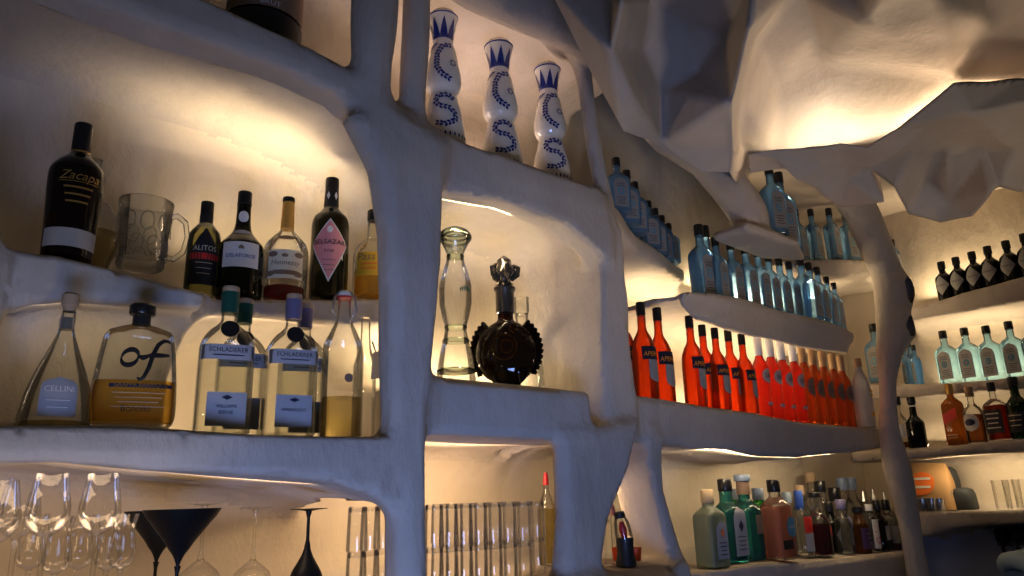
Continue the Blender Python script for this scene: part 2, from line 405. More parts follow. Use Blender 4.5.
tz_ = at(850, 259, 1.56); ledge('upper_tier', [(at(850, 259, 1.56).x, 1.62), (3.98, 1.62), (3.98, 1.98), (at(850, 259, 1.56).x, 1.98)], tz_.z-.05, tz_.z, r=.012)
limb('hook_beam', [(590, 20, 1.42, 14), (610, 62, 1.42, 15), (634, 105, 1.42, 15), (665, 140, 1.43, 15), (705, 163, 1.44, 16), (728, 186, 1.45, 19), (748, 212, 1.46, 20), (768, 234, 1.47, 12)], k=.05)
hz_ = at(770, 228, 1.38).z; hb_ = at(790, 242, 1.36).z
ledge('hook_beam', [(at(752, 235, 1.36).x, 1.37), (at(800, 240, 1.36).x, 1.36), (at(815, 244, 1.42).x, 1.46), (at(800, 240, 1.36).x, 1.53), (at(752, 235, 1.36).x, 1.53)], hb_-.01, hz_, r=.028, k=.09)
limb('corner_pillar', [(838, 185, 1.42, 14), (860, 212, 1.40, 16), (878, 250, 1.38, 17), (887, 272, 1.38, 17), (894, 290, 1.37, 21), (892, 312, 1.38, 17), (895, 330, 1.37, 18), (889, 352, 1.38, 13), (888, 380, 1.38, 10), (890, 430, 1.39, 10), (898, 470, 1.39, 12), (910, 525, 1.4, 12), (923, 600, 1.4, 13)], k=.05)
slab('lower_shelf', [(600, 573), (690, 573), (770, 563.5), (860, 555), (912, 550), (912, 610), (600, 620)], 1.55, r=.012)
g_ = at(625, 569, 1.5).z; ledge('lower_shelf', [(at(590, 570, 1.44).x, 1.44), (at(690, 570, 1.47).x, 1.47), (at(690, 570, 1.47).x, 1.9), (at(590, 570, 1.44).x, 1.9)], g_-.09, g_, r=.012)
limb('top_post', [(376, -30, 1.47, 21), (373, 30, 1.47, 19), (371, 60, 1.47, 17), (370, 110, 1.47, 17)], k=.03)
limb('middle_post', [(417, -30, 1.5, 12), (415, 40, 1.5, 12), (412, 90, 1.5, 12), (411, 130, 1.5, 13)], k=.03)
limb('thin_post', [(578, 40, 1.5, 10), (586, 90, 1.5, 7.5), (593, 140, 1.5, 7.5), (604, 200, 1.5, 7)], k=.03)
limb('roof_beam', [(420, -60, 1.46, 34), (480, -20, 1.45, 30), (540, 12, 1.44, 26), (585, 42, 1.43, 18)], k=.06)
ledge('counter', [(-.8, 1.40), (1.78, 1.40), (1.78, 2.0), (-.8, 2.0)], CZ-.29, CZ-.215, r=.015)
rz = at(560, 20, 1.45).z
PR.append(dict(t='xz', part='roof_beam', P=[(.3, rz+.45), (1.25, rz+.03), (at(600, 40, 1.45).x+.1, rz-.02), (at(600, 40, 1.45).x+.3, rz+.02), (at(600, 40, 1.45).x+.3, rz+.3), (.3, rz+.6)], Y0=1.5, Y1=2.0, r=.02, k=.12))
PR.append(dict(t='xz', part='wall', P=[(-1.2, .6), (4.4, .6), (4.4, 3.2), (-1.2, 3.2)], Y0=BY, Y1=2.2, r=.001, k=.13))
rack = thing('plaster_shelving', 'whitewashed hand-moulded plaster shelving with arches and pillars along the long wall', 'shelving', loc=(1.2, 1.6, 0))
NS = noise_fn(.010, 0)
V, Fq, Nn, vp = build(PR, (-.75, 1.3, CZ-.5), (4.25, 2.1, CZ+1.8), .0125, NS)
MI = Matrix.Translation((-1.2, -1.6, 0))
V2 = V-np.array([1.2, 1.6, 0])
G = {'wall': ('wall_back', 'plaster_wall', None, None)}
LB = {'low_shelf': ('shelf', 'thick shelf at lower left with clear spirit bottles'), 'block': ('pedestal', 'raised plaster block under the dark rum bottle'), 'bottle_shelf': ('shelf', 'thin set-back shelf under the port and vermouth bottles'),
      'front_arch': ('arch_beam', 'long arched beam sloping down from upper left'), 'front_pillar': ('pillar', 'wide blue-lit front pillar'), 'decanter_shelf': ('shelf', 'thick short shelf under the cognac decanter'),
      'partition': ('partition', 'rough side wall right of the cognac decanter'), 'leg': ('leg', 'blue-lit leg below the partition'), 'right_leg': ('leg', 'dark leg leaning right below the orange bottles'), 'aperitif_shelf': ('shelf', 'shelf under the orange bottles'), 'top_shelf': ('shelf', 'top shelf curving back'),
      'gin_shelf': ('shelf', 'shelf under the long row of blue bottles'), 'upper_tier': ('shelf', 'short shelf under four blue bottles'), 'hook_beam': ('hooked_beam', 'curved beam ending in a lip'), 'corner_pillar': ('pillar', 'slim crooked pillar at the corner'),
      'lower_shelf': ('shelf', 'lowest shelf with mixed gin bottles'), 'top_post': ('post', 'thick post on the arch'), 'middle_post': ('post', 'pale post beside the left painted bottle'), 'thin_post': ('post', 'thin post right of the painted bottles'), 'roof_beam': ('roof_beam', 'overhanging roof over the painted bottles'), 'counter': ('counter', 'back counter holding the glasses')}
for k_, (nm, lb) in LB.items(): G[k_] = (nm, 'plaster', rack, lb)
# vertices of child parts are kept relative to the thing's origin
keep = V.copy()
def emit_rel(V, Fq, Nn, vp, prims, G, root):
    Vr = V-np.array(root.location)
    fp = vp[Fq[:, 0]]; wallmask = np.array([q['part'].startswith('wall') for q in prims])[fp]
    emit(V, Fq[wallmask], Nn, vp, prims, G); emit(Vr, Fq[~wallmask], Nn, vp, prims, G)
emit_rel(V, Fq, Nn, vp, PR, G, rack)
from mathutils.bvhtree import BVHTree
BV = [BVHTree.FromPolygons(V.tolist(), Fq.tolist())]
# end wall ---------------------------------------------------------
PR_main = PR; PR = []
endslab('juniper_shelf', [(888, 312), (911, 305), (1024, 275), (1100, 255), (1100, 287), (1024, 300), (911, 322), (888, 328)], 0, .35)
endslab('blue_shelf', [(850, 386), (905, 386), (950, 384), (1024, 377), (1100, 369), (1100, 383), (1024, 389), (905, 398), (850, 399)], 0, .03, r=.008, k=.01)
endslab('blue_shelf', [(850, 386), (905, 386), (950, 384), (1024, 377), (1100, 369), (1100, 375), (1024, 382), (905, 391), (850, 392)], 0, .35, r=.006, k=.02)
endslab('whisky_shelf', [(850, 452), (905, 449), (1024, 439), (1100, 432), (1100, 444), (1024, 450), (905, 459), (850, 462)], -.10, .35)
endslab('serving_ledge', [(850, 514), (915, 513), (1024, 510), (1100, 508), (1100, 523), (1024, 525), (960, 527), (930, 536), (850, 538)], -.02, .35)
PR.append(dict(t='end', part='wall', P=[(-1.6, CZ-.24), (1.6, CZ-.24), (1.6, CZ+1.7), (-1.6, CZ+1.7)], Y0=.29, Y1=.6, r=.001, k=.1))
PR.append(dict(t='end', part='wall_low', P=[(-1.6, .4), (1.6, .4), (1.6, CZ-.2), (-1.6, CZ-.2)], Y0=.2, Y1=.6, r=.001, k=.02))
rack2 = thing('corner_shelving', 'plaster shelves across the end wall holding blue gin and whisky bottles', 'shelving', loc=(3.8, 1.0, 0))
V, Fq, Nn, vp = build(PR, (3.2, .1, CZ-.6), (4.5, 2.15, CZ+1.5), .0135, noise_fn(.007, 0))
G2 = {'wall': ('wall_right', 'plaster_wall', None, None), 'wall_low': ('wall_right_lower', 'dark_wall', None, None)}
for k_, lb in {'juniper_shelf': 'upper shelf under black bottles', 'blue_shelf': 'thin shelf under blue bottles', 'whisky_shelf': 'shelf under whisky bottles', 'serving_ledge': 'lowest ledge with the coffee bag'}.items(): G2[k_] = ('shelf', 'plaster', rack2, lb)
emit_rel(V, Fq, Nn, vp, PR, G2, rack2)
BV.append(BVHTree.FromPolygons(V.tolist(), Fq.tolist()))

# ceiling: crumpled plaster facets --------------------------------------------------------
from mathutils.geometry import delaunay_2d_cdt
U = lambda u, v: (580+u/2.304, v/2.304)
def crumple(name, CV, lines, keep, mat='plaster_rock', cuts=3, sm=2, amp=.012):
    P2 = [Vector(U(u, v)) for u, v, h in CV]
    def ci(q): return min(range(len(CV)), key=lambda i: (CV[i][0]-q[0])**2+(CV[i][1]-q[1])**2)
    edges = [(ci(a), ci(b)) for ln in lines for a, b in zip(ln[:-1], ln[1:])]
    vo, eo, fo, ov, oe, of = delaunay_2d_cdt(P2, edges, [], 0, 1e-5)
    pts = []
    for i, v in enumerate(vo):
        h = CV[ov[i][0]][2] if ov[i] else min(CV, key=lambda c: (Vector(U(c[0], c[1]))-v).length)[2]
        pts.append(atZ(v.x, v.y, h))
    bm = bmesh.new(); bv = [bm.verts.new(p) for p in pts]
    for f in fo:
        c = sum((vo[i] for i in f), Vector((0, 0)))/3
        if keep((c.x-580)*2.304, c.y*2.304):
            try: bm.faces.new([bv[i] for i in f])
            except ValueError: pass
    bmesh.ops.delete(bm, geom=[v for v in bm.verts if not v.link_faces], context='VERTS')
    return bm
def finish(bm, name, cuts, sm, amp):
    bmesh.ops.recalc_face_normals(bm, faces=bm.faces[:])
    bmesh.ops.subdivide_edges(bm, edges=bm.edges[:], cuts=cuts, use_grid_fill=True)
    bmesh.ops.triangulate(bm, faces=[f for f in bm.faces if len(f.verts) > 3])
    for _ in range(sm): bmesh.ops.smooth_vert(bm, verts=[v for v in bm.verts if not v.is_boundary], factor=.4, use_axis_x=True, use_axis_y=True, use_axis_z=True)
    bmesh.ops.subdivide_edges(bm, edges=bm.edges[:], cuts=1)
    bmesh.ops.triangulate(bm, faces=[f for f in bm.faces if len(f.verts) > 3])
    for v in bm.verts:
        x, y, z = v.co*7; v.co.z += amp*(math.sin(x*1.3+y*.7)+math.sin(y*2.1-x*.6+1)*.7+.5*math.sin(3.1*x+2.7*y)+.4*math.sin(5*x-3.3*y))*.5
    me = bpy.data.meshes.new(name); bm.to_mesh(me); bm.free()
    me.polygons.foreach_set('use_smooth', [True]*len(me.polygons)); me.materials.append(M['plaster_rock'])
    o = link(bpy.data.objects.new(name, me)); o['kind'] = 'structure'; return o
def inpoly(P, u, v):
    c = False
    for (a, b), (d, e) in zip(P, P[1:]+P[:1]):
        if (b > v) != (e > v) and u < (d-a)*(v-b)/(e-b)+a: c = not c
    return c
TOPL = [(385, 360), (450, 350), (600, 331), (660, 340), (730, 300), (860, 190), (1023, 182), (1250, 165)]
CV = [(-90, -260, 1.35), (200, -260, 1.32), (420, -260, 1.3), (700, -260, 1.3), (1250, -260, 1.3), (1250, 60, 1.12), (1250, 160, 1.1), (-90, -60, 1.25), (60, -20, 1.2), (95, 0, 1.03), (165, -10, 1.22), (70, 110, 1.0), (148, 110, 1.15), (120, 215, .95), (190, 205, 1.07), (100, 300, .90),
      (400, -60, 1.10), (388, 60, .98), (348, 235, .92), (352, 350, .88), (372, 235, 1.03), (372, 330, 1.0), (270, 160, 1.12), (190, 330, .92), (285, 400, .85), (345, 400, .85), (330, 90, 1.14), (240, 60, 1.2),
      (455, 215, 1.13), (560, 145, 1.16), (655, 40, 1.07), (830, 5, 1.06), (860, 185, 1.05), (730, 296, 1.03), (600, 330, 1.05), (450, 348, 1.03), (500, -40, 1.22), (410, 100, 1.16), (740, -90, 1.02), (960, 60, 1.14), (1023, 180, 1.04), (930, -40, 1.2), (600, -120, 1.25),
      (380, 440, 1.4), (400, 374, 1.3), (446, 364, 1.3), (600, 470, 1.42), (800, 470, 1.42), (1000, 470, 1.42), (1250, 470, 1.42), (730, 380, 1.25), (880, 300, 1.25), (380, 620, 1.45), (700, 640, 1.45), (1250, 640, 1.45)]
LN = [[(95, 0), (70, 110), (120, 215), (100, 300)], [(165, -10), (148, 110), (190, 205), (190, 330), (285, 400), (345, 400)], [(400, -60), (388, 60), (348, 235), (352, 350)], [(410, 100), (372, 235), (372, 330)],
      [(372, 330), (450, 348), (600, 330), (730, 296), (860, 185), (1023, 180), (1250, 160)], [(455, 215), (560, 145), (655, 40), (740, -90)], [(730, 296), (860, 185), (830, 5)], [(560, 145), (860, 185)], [(372, 235), (455, 215)]]
cut = [(60, 285), (190, 330), (285, 400), (352, 402), (352, 700), (-200, 700), (-200, 300)]
bm = crumple('ceiling', CV, LN, lambda u, v: not inpoly(cut, u, v)); finish(bm, 'ceiling', 3, 0, .010)
LV = [(385, 360, .88), (450, 350, .87), (452, 372, .85), (600, 331, .85), (660, 340, .83), (730, 300, .83), (860, 190, .88), (1023, 182, .93), (1250, 165, .97), (500, 418, .81), (540, 434, .81), (600, 478, .81), (700, 458, .78), (668, 388, .86), (725, 428, .80), (755, 490, .79), (830, 515, .76), (905, 500, .75), (950, 440, .76), (965, 428, .78), (1040, 440, .78), (1250, 470, .8),
      (890, 262, .82), (1023, 238, .86), (930, 345, .87), (800, 420, .86), (850, 330, .86), (770, 345, .85), (560, 385, .83), (620, 410, .84), (1000, 340, .84), (1100, 330, .88), (850, 470, .80), (1250, 300, .85)]
LL = [TOPL, [(385, 360), (452, 372), (500, 418), (540, 434), (600, 478), (700, 458), (668, 388), (660, 340)], [(668, 388), (725, 428), (755, 490), (830, 515), (905, 500), (950, 440), (965, 428), (1040, 440), (1250, 470)], [(860, 190), (890, 262), (930, 345), (965, 428)], [(890, 262), (1023, 238), (1250, 300)], [(730, 300), (770, 345), (725, 428)], [(730, 300), (850, 330), (890, 262)]]
LP = TOPL+[(1250, 470), (1040, 440), (965, 428), (950, 440), (905, 500), (830, 515), (755, 490), (725, 428), (668, 388), (700, 458), (600, 478), (540, 434), (500, 418), (452, 372)]
bm = crumple('ceiling_ledge', LV, LL, lambda u, v: inpoly(LP, u, v))
rim = [e for e in bm.edges if e.is_boundary]
ret = bmesh.ops.extrude_edge_only(bm, edges=rim)
for g in ret['geom']:
    if isinstance(g, bmesh.types.BMVert):
        d = Vector((g.co.x, g.co.y, 0)).normalized(); x_, y_ = 0, 0
        pz = (g.co-CAM); px_ = 512+F*pz.dot(RR)/pz.dot(FW); py_ = 288-F*pz.dot(VV)/pz.dot(FW); u_, v_ = (px_-580)*2.304, py_*2.304
        yt = np.interp(u_, [q[0] for q in TOPL], [q[1] for q in TOPL])
        g.co += d*.10+Vector((0, 0, -.015)) if abs(v_-yt) < 12 else d*.05+Vector((0, 0, min(.2, max(0, v_-yt)*.0008)))
finish(bm, 'ceiling_ledge', 3, 0, .008)
fl = mesh_obj('floor', [(-2, -2, 0), (5, -2, 0), (5, 2.3, 0), (-2, 2.3, 0)], [(0, 1, 2, 3)], 'floor_stone'); fl['kind'] = 'structure'
# ------------------------------------------------------------------ bottles and glasses
# every bottle is modelled one unit tall and its Empty is scaled to the real height
def zof(x, y, Y): return at(x, y, Y).z
def edgeZ(pix, Y):
    P = sorted((at(x, y, Y).x, at(x, y, Y).z) for x, y in pix)
    fn = lambda X: float(np.interp(X, [p[0] for p in P], [p[1] for p in P]))
    fn.Y0 = Y; return fn
zLOW = edgeZ([(-60, 424), (130, 426), (300, 430), (390, 433)], 1.42)
zUP = edgeZ([(200, 296), (380, 299)], 1.75)
zBLOCK = edgeZ([(20, 249), (60, 252), (211, 290)], 1.61)
zAP = edgeZ([(622, 394), (700, 404), (800, 420), (890, 430)], 1.5)
zGIN = edgeZ([(684, 289), (760, 304), (845, 327)], 1.5)
zDEC = edgeZ([(425, 373), (592, 390)], 1.45)
zARCH = edgeZ([(90, -45), (200, 0), (313, 52), (352, 73), (400, 105), (460, 142), (530, 170), (598, 190)], 1.45)
zTIER = edgeZ([(786, 259), (868, 259)], 1.56)
zBOT = edgeZ([(690, 573), (770, 563.5), (860, 555), (960, 546)], 1.55)
ZC = CZ-.215
def foot_r(o):
    r = 0
    for c in o.children:
        if c.type == 'MESH':
            for v in c.data.vertices:
                if v.co.z < .12: r = max(r, math.hypot(v.co.x, v.co.y))
    return r
FR = {}
def rest(X, Y, zb, r):
    """height of the plaster under a foot of radius r"""
    best = None
    for k in range(13):
        a = 2*math.pi*k/12; q = 0 if k == 12 else r*.95
        for B in BV:
            hit = B.ray_cast(Vector((X+q*math.cos(a), Y+q*math.sin(a), zb+.09)), Vector((0, 0, -1)), .25)
            if hit[0] is not None and hit[1].z > .2: best = hit[0].z if best is None else max(best, hit[0].z)
    return zb if best is None or abs(best-zb) > .07 else best+.0015
def footprint(o):
    k = tuple(sorted(c.data.name for c in o.children if c.type == 'MESH'))
    if k not in FR: FR[k] = foot_r(o)
    return FR[k]
def put(o, x, y, Y, Zb, yaw=0, lift=0.0, k=None):
    """stand o with its top at pixel (x, y) on the plane Y and its base on the shelf"""
    p = at(x, y, Y); zb = (Zb(p.x) if callable(Zb) else Zb); h = p.z-zb; Y0 = getattr(Zb, 'Y0', None)
    if k is None: k = 1 if Y0 is None or zb < CZ else max(.78, 1-(zb-CZ)/h*(Y/Y0-1))
    zb = rest(p.x, p.y, zb, footprint(o)*h*k); h = p.z-zb
    o.location = (p.x, p.y, zb); o.scale = (h*k, h*k, h); o.rotation_euler = (0, 0, math.radians(yaw)); return h
RYAW = math.degrees(math.atan2(-RN.x, RN.y))+180  # faces away from the end wall
def putR(o, x, y, off, Zb, yaw=0, k=1):
    p = atR(x, y, off); h = p.z-Zb; Zb = rest(p.x, p.y, Zb, footprint(o)*h*k); h = p.z-Zb; o.location = (p.x, p.y, Zb); o.scale = (h*k, h*k, h)
    o.rotation_euler = (0, 0, math.atan2(-RN.x, RN.y)+math.radians(yaw)); return h
def liquid(prof, z0, z1, mat, root, inset=.9):
    R = [q for q in smooth_prof(prof, 2)]
    out = [(z0,)+tuple(v*inset for v in interp(R, z0)[1:3])+(interp(R, z0)[3],)]
    out += [(q[0], q[1]*inset, q[2]*inset, q[3]) for q in R if z0 < q[0] < z1]
    e = interp(R, z1); out.append((z1, e[1]*inset, e[2]*inset, e[3]))
    return lofted('liquid', out, mat, root, 24)
def interp(R, z):
    for k in range(len(R)-1):
        if R[k][0] <= z <= R[k+1][0] and R[k+1][0] > R[k][0]:
            t = (z-R[k][0])/(R[k+1][0]-R[k][0]); return [R[k][i]+(R[k+1][i]-R[k][i])*t for i in range(4)]
    return list(R[-1])
def bottle(name, label, prof, mat, cap=None, liq=None, bands=(), labels=(), group=None, cat='bottle', sub=3, n=28, capname='cap'):
    """prof up to the mouth; cap=(z0,z1,r,mat); bands=[(z0,z1,r,mat)]; labels=[(shape,xc,hw,z0,z1,mat,[(text,z,width,mat,shear)])]"""
    root = thing(name, label, cat, group); full = smooth_prof(prof, sub)
    lofted('glass_body', full, mat, root, n); S = Surf(full)
    if liq: liquid(prof, liq[0], liq[1], liq[2], root)
    if cap:
        z0, z1, r, cm = cap; lofted(capname, [(z0, r*.97), (z0+.004, r), (z1-.012, r), (z1-.003, r*.94), (z1, r*.8)], cm, root, 20)
    for (z0, z1, r, bm_) in bands: lofted('neck_band', [(z0, r), (z1, r)] if not isinstance(r, tuple) else [(z0, r[0]), (z1, r[1])], bm_, root, 20)
    for lb in labels:
        shape, xc, hw, z0, z1, lm, tx = lb[:7]
        lo = label_mesh(lb[7] if len(lb) > 7 else 'label', S, shape, xc, hw, z0, z1, lm, root, eps=lb[8] if len(lb) > 8 else .006)
        for t in tx: letter(S, t[0], xc+(t[5] if len(t) > 5 else 0), t[1], t[2], t[3], lo, shear=t[4] if len(t) > 4 else 0, eps=(lb[8] if len(lb) > 8 else .006)+.004)
    return root, S
def bars(S, root, xc, z, w, n, dz, mat, h=.006):     # lines of print too small to read in the photo
    for k in range(n): label_mesh('print_line', S, 'rect', xc, w*(1-.12*(k % 3)), z-k*dz, z-k*dz+h, mat, root, eps=.011, nx=6, nz=1)

# ---- raised block, upper left
b, S = bottle('rum_bottle', 'dark brown rum bottle with black cap and woven beige band on the raised block', [(0, .15), (.01, .163), (.3, .172), (.56, .185), (.64, .18), (.70, .14), (.75, .085), (.79, .06), (.9, .055)], 'brown_dark',
              cap=(.80, 1, .064, 'cap_black'), bands=[(.765, .785, (.072, .064), 'gold')], labels=[('rect', 0, .2, .06, .185, 'woven', [], 'woven_band'), ])
lo = letter(S, 'Zacapa', 0, .52, .26, 'gold', b, shear=.35); bars(S, b, 0, .46, .09, 3, .05, 'gold', .014); label_mesh('print_line', S, 'rect', 0, .13, .505, .51, 'gold', b, eps=.008)
put(b, 84.5, 125, 1.68, zBLOCK, -3, -.01)
b, S = bottle('decanter', 'clear flat round flask standing behind the dark rum bottle', [(0, .20, .1), (.02, .24, .12), (.25, .33, .16), (.42, .33, .16), (.58, .22, .12), (.66, .09, .07), (.72, .05), (.98, .05), (1, .06)], 'clear', liq=(.02, .35, 'l_pale'))
put(b, 97, 160, 1.82, zBLOCK, 0, -.01)
t = thing('beer_mug', 'dimpled clear glass beer mug with handle on the raised block', 'mug')
lofted('glass_body', [(0, .34), (.03, .37), (.1, .36), (.9, .42), (1, .43), (1, .40), (.9, .39), (.12, .33), (.1, 0.02)], 'clear', t, 32, close1=False)
for k in range(9):
    for j, zz in enumerate((.28, .62)):
        a = 2*math.pi*(k+.5*j)/9; rr = .372+.06*zz
        P = [(rr*math.sin(a+.26*math.cos(w)), -rr*math.cos(a+.26*math.cos(w)), zz+.14*math.sin(w)) for w in [2*math.pi*i/14 for i in range(14)]]
        tube('dimple', P, .012, 'clear', t, 5, closed=True)
tube('handle', [(.38, 0, .78), (.5, 0, .82), (.64, 0, .72), (.69, 0, .5), (.64, 0, .26), (.5, 0, .15), (.36, 0, .18)], .045, 'clear', t, 10)
put(t, 147, 203, 1.70, zBLOCK, -28, -.012)
# ---- thin set-back shelf
Yu = 1.80
b, S = bottle('tequila_bottle', 'squat pale olive bottle with dark pointed label and red band beside the mug', [(0, .17), (.02, .19), (.55, .19), (.66, .17), (.73, .11), (.77, .075), (.9, .07)], 'pale_olive', cap=(.86, 1, .075, 'cap_black'), bands=[(.755, .85, .077, 'black')],
              labels=[('house', 0, .17, .08, .68, 'black', []), ('rect', 0, .165, .34, .405, 'red', [])])
letter(S, 'ALITOS', 0, .43, .25, 'cream', b, eps=.012); bars(S, b, 0, .3, .09, 3, .055, 'cream')
put(b, 208, 202.5, Yu+.03, zUP, -14, k=.85)
b, S = bottle('port_bottle', 'dark port bottle with white label and crest on its neck', [(0, .19), (.02, .205), (.4, .208), (.48, .195), (.56, .13), (.62, .085), (.7, .068), (.94, .06)], 'dark_olive', cap=(.9, 1, .064, 'cap_black'), bands=[(.87, .89, .066, 'black')],
              labels=[('rect', 0, .165, .24, .47, 'paper', [('DELAFORCE', .325, .25, 'blueink')]), ('round', 0, .045, .69, .80, 'paper', [], 'crest'), ('round', 0, .07, .565, .61, 'greylabel', [], 'seal')])
label_mesh('emblem', S, 'house', 0, .022, .40, .44, 'brownlabel', b, eps=.011)
put(b, 245.5, 192.5, Yu, zUP, -20)
b, S = bottle('cognac_bottle', 'clear cognac bottle with gold foil neck, cream label and little liquor left', [(0, .19), (.015, .205), (.42, .215), (.52, .195), (.6, .13), (.66, .07), (.7, .055), (.96, .05)], 'clear', cap=(.955, 1, .06, 'cap_black'), bands=[(.68, .95, (.066, .056), 'goldfoil')],
              liq=(.015, .10, 'l_brown'), labels=[('rect', 0, .17, .15, .42, 'cream', [('Hennessy', .275, .27, 'brownlabel', .25)]), ('round', 0, .075, .52, .575, 'brownlabel', [], 'seal')])
for xx, z0 in ((-.14, .17), (.12, .17), (-.12, .35), (.12, .35)): label_mesh('scroll', S, 'round', xx, .045, z0, z0+.05, 'brownlabel', b, eps=.011)
label_mesh('scroll', S, 'rect', 0, .11, .185, .225, 'brownlabel', b, eps=.011); label_mesh('scroll', S, 'round', -.01, .03, .345, .38, 'brownlabel', b, eps=.011)
put(b, 289, 198, Yu, zUP, -22)
b, S = bottle('vermouth_bottle', 'tall dark green bottle with pink diamond label', [(0, .13), (.015, .15), (.58, .152), (.66, .135), (.72, .08), (.76, .056), (.94, .05)], 'olive', cap=(.91, 1, .056, 'cap_black'), bands=[(.745, .915, (.062, .054), 'black')],
              labels=[('kite', 0, .152, .10, .61, 'paper', []), ('kite', 0, .14, .125, .59, 'pinklabel', [('BELSAZAR', .40, .24, 'black'), ('ROSE', .335, .07, 'black')], 'label', .01), ])
label_mesh('emblem', S, 'round', 0, .022, .49, .545, 'paper', b, eps=.016); bars(S, b, 0, .27, .05, 3, .04, 'brownlabel'); label_mesh('leaf_mark', S, 'diamond', -.02, .012, .80, .87, 'white', b, eps=.014); label_mesh('leaf_mark', S, 'diamond', .03, .012, .80, .87, 'white', b, eps=.014)
put(b, 332.5, 179, Yu, zUP, -27)
b, S = bottle('liqueur_bottle', 'bottle with yellow label half hidden behind the wide front pillar', [(0, .21), (.02, .225), (.45, .225), (.58, .18), (.66, .09), (.72, .07), (.95, .065)], 'clear', cap=(.88, 1, .075, 'cap_black'), liq=(.02, .3, 'l_yellow'),
              labels=[('rect', 0, .2, .2, .46, 'yellow', [('Pass', .37, .2, 'brownlabel', .2, -.08)])])
bars(S, b, -.05, .32, .1, 2, .05, 'orange', .015); put(b, 374, 211, Yu, zUP, -28)
# ---- lower left shelf
b, S = bottle('grappa_bottle', 'clear cone shaped grappa bottle with cork and arched grey label', [(0, .255), (.02, .27), (.1, .262), (.27, .228), (.4, .185), (.52, .135), (.64, .085), (.72, .058), (.86, .052)], 'clear', bands=[(.725, .81, .06, 'silver')], liq=(.02, .05, 'l_pale'),
              labels=[('arch', 0, .13, .07, .35, 'greylabel', [('CELLINI', .245, .2, 'white')])])
lofted('stopper', [(.86, .045), (.9, .05), (.905, .066), (.985, .066), (1, .05)], 'cork', b, 20); bars(S, b, 0, .18, .08, 2, .05, 'white'); put(b, 71.7, 293.6, 1.53, zLOW, -8, -.004, k=.9)
root = thing('brandy_bottle', 'rounded flat brandy bottle half filled with amber and black script on the glass', 'bottle')
pf = [(0, .24, .12, 2.6), (.015, .285, .15, 2.6), (.06, .32, .165, 2.8), (.13, .332, .17, 2.8), (.35, .322, .17, 2.8), (.6, .295, .16, 2.8), (.72, .275, .15, 2.6), (.78, .24, .13, 2.4), (.815, .15, .1, 2), (.835, .075, .07, 2), (.92, .068, .068, 2)]
full = smooth_prof(pf, 3); lofted('glass_body', full, 'clear', root, 36); S = Surf(full); liquid(pf, .06, .375, 'l_yellow', root, .95)
lofted('neck_band', [(.835, .072), (.90, .072)], 'black', root); lofted('cap', [(.915, .1), (.925, .106), (.985, .106), (1, .09)], 'cap_black', root)
lb = label_mesh('label', S, 'rect', .05, .235, .315, .342, 'navy', root); letter(S, 'GRAPPA BARRIQUE', .05, .319, .4, 'gold', lb, eps=.011)
letter(S, 'Bonollo', .03, .13, .22, 'black', root); bars(S, root, .04, .27, .2, 4, .035, 'tan')
so = [[(-.054+.062*math.cos(w)+.012*math.sin(w), .545+.062*math.sin(w)) for w in [2*math.pi*i/16 for i in range(17)]], [(-.0, .56), (.04, .545), (.085, .56)],
      [(.24, .672), (.225, .69), (.19, .69), (.15, .655), (.12, .58), (.095, .47), (.065, .395), (.035, .372), (.015, .392)], [(.05, .555), (.12, .57), (.24, .575)]]
for ln in so:
    P = smooth_prof([(i, p[0], p[1], 0) for i, p in enumerate(ln)], 4) if False else None
    Q = [Vector(S.pt(x, z, .008)) for x, z in ln]; D_ = []
    for i in range(len(Q)-1):
        for s in range(4): D_.append(Q[i].lerp(Q[i+1], s/4))
    D_.append(Q[-1]); tube('lettering', D_, [.006+.013*abs(math.sin((3.1 if len(ln) < 12 else 6.28)*i/len(D_))) for i in range(len(D_))], 'black', root, 6)
put(root, 143.5, 305, 1.53, zLOW, -15, -.004, k=.93)
def schnapps(label, foil, kind):
    pf = [(0, .165, .14, 5), (.015, .178, .15, 5), (.56, .178, .15, 5), (.62, .165, .14, 4), (.69, .12, .11, 2.6), (.745, .06, .06, 2), (.78, .05, .05, 2), (.94, .05, .05, 2)]
    b, S = bottle('schnapps_bottle', label, pf, 'clear', cap=(.955, 1, .058, 'cork'), bands=[(.815, .958, (.057, .061), foil)], liq=(.02, .56, 'l_water'), labels=[('rect', 0, .172, .475, .575, 'greylabel', [('SCHLADERER', .525, .25, 'black')]), ('rect', .01, .125, .05, .265, 'greylabel', [(w_, z_, ww, 'navy') for w_, z_, ww in kind])], sub=2)
    bars(S, b, 0, .5, .1, 1, .03, 'navy'); lofted('seal', [(0, .06), (.012, .06)], 'black', b, 20); s = b.children[-1]; s.rotation_euler = (math.radians(68), 0, 0); s.location = (0, -.125, .68)
    label_mesh('emblem', S, 'diamond', .01, .035, .215, .245, 'navy', b, eps=.011); return b
b1 = schnapps('square clear schnapps bottle with green foil neck, front one of two', 'foil_green', [('WILLIAMS', .165, .13), ('BIRNE', .125, .09)])
put(b1, 231.5, 287, 1.54, zLOW, -14, -.004)
b2 = dup(b1, 'square clear schnapps bottle with green foil neck, standing behind its twin'); put(b2, 246, 299, 1.66, zLOW, -14)
b3 = schnapps('square clear schnapps bottle with purple foil neck, front one of two', 'foil_purple', [('HIMBEERGEIST', .155, .17)])
put(b3, 294.5, 294.5, 1.54, zLOW, -14, -.004)
b4 = dup(b3, 'square clear schnapps bottle with purple foil neck, standing behind its twin'); put(b4, 306, 304, 1.66, zLOW, -14)
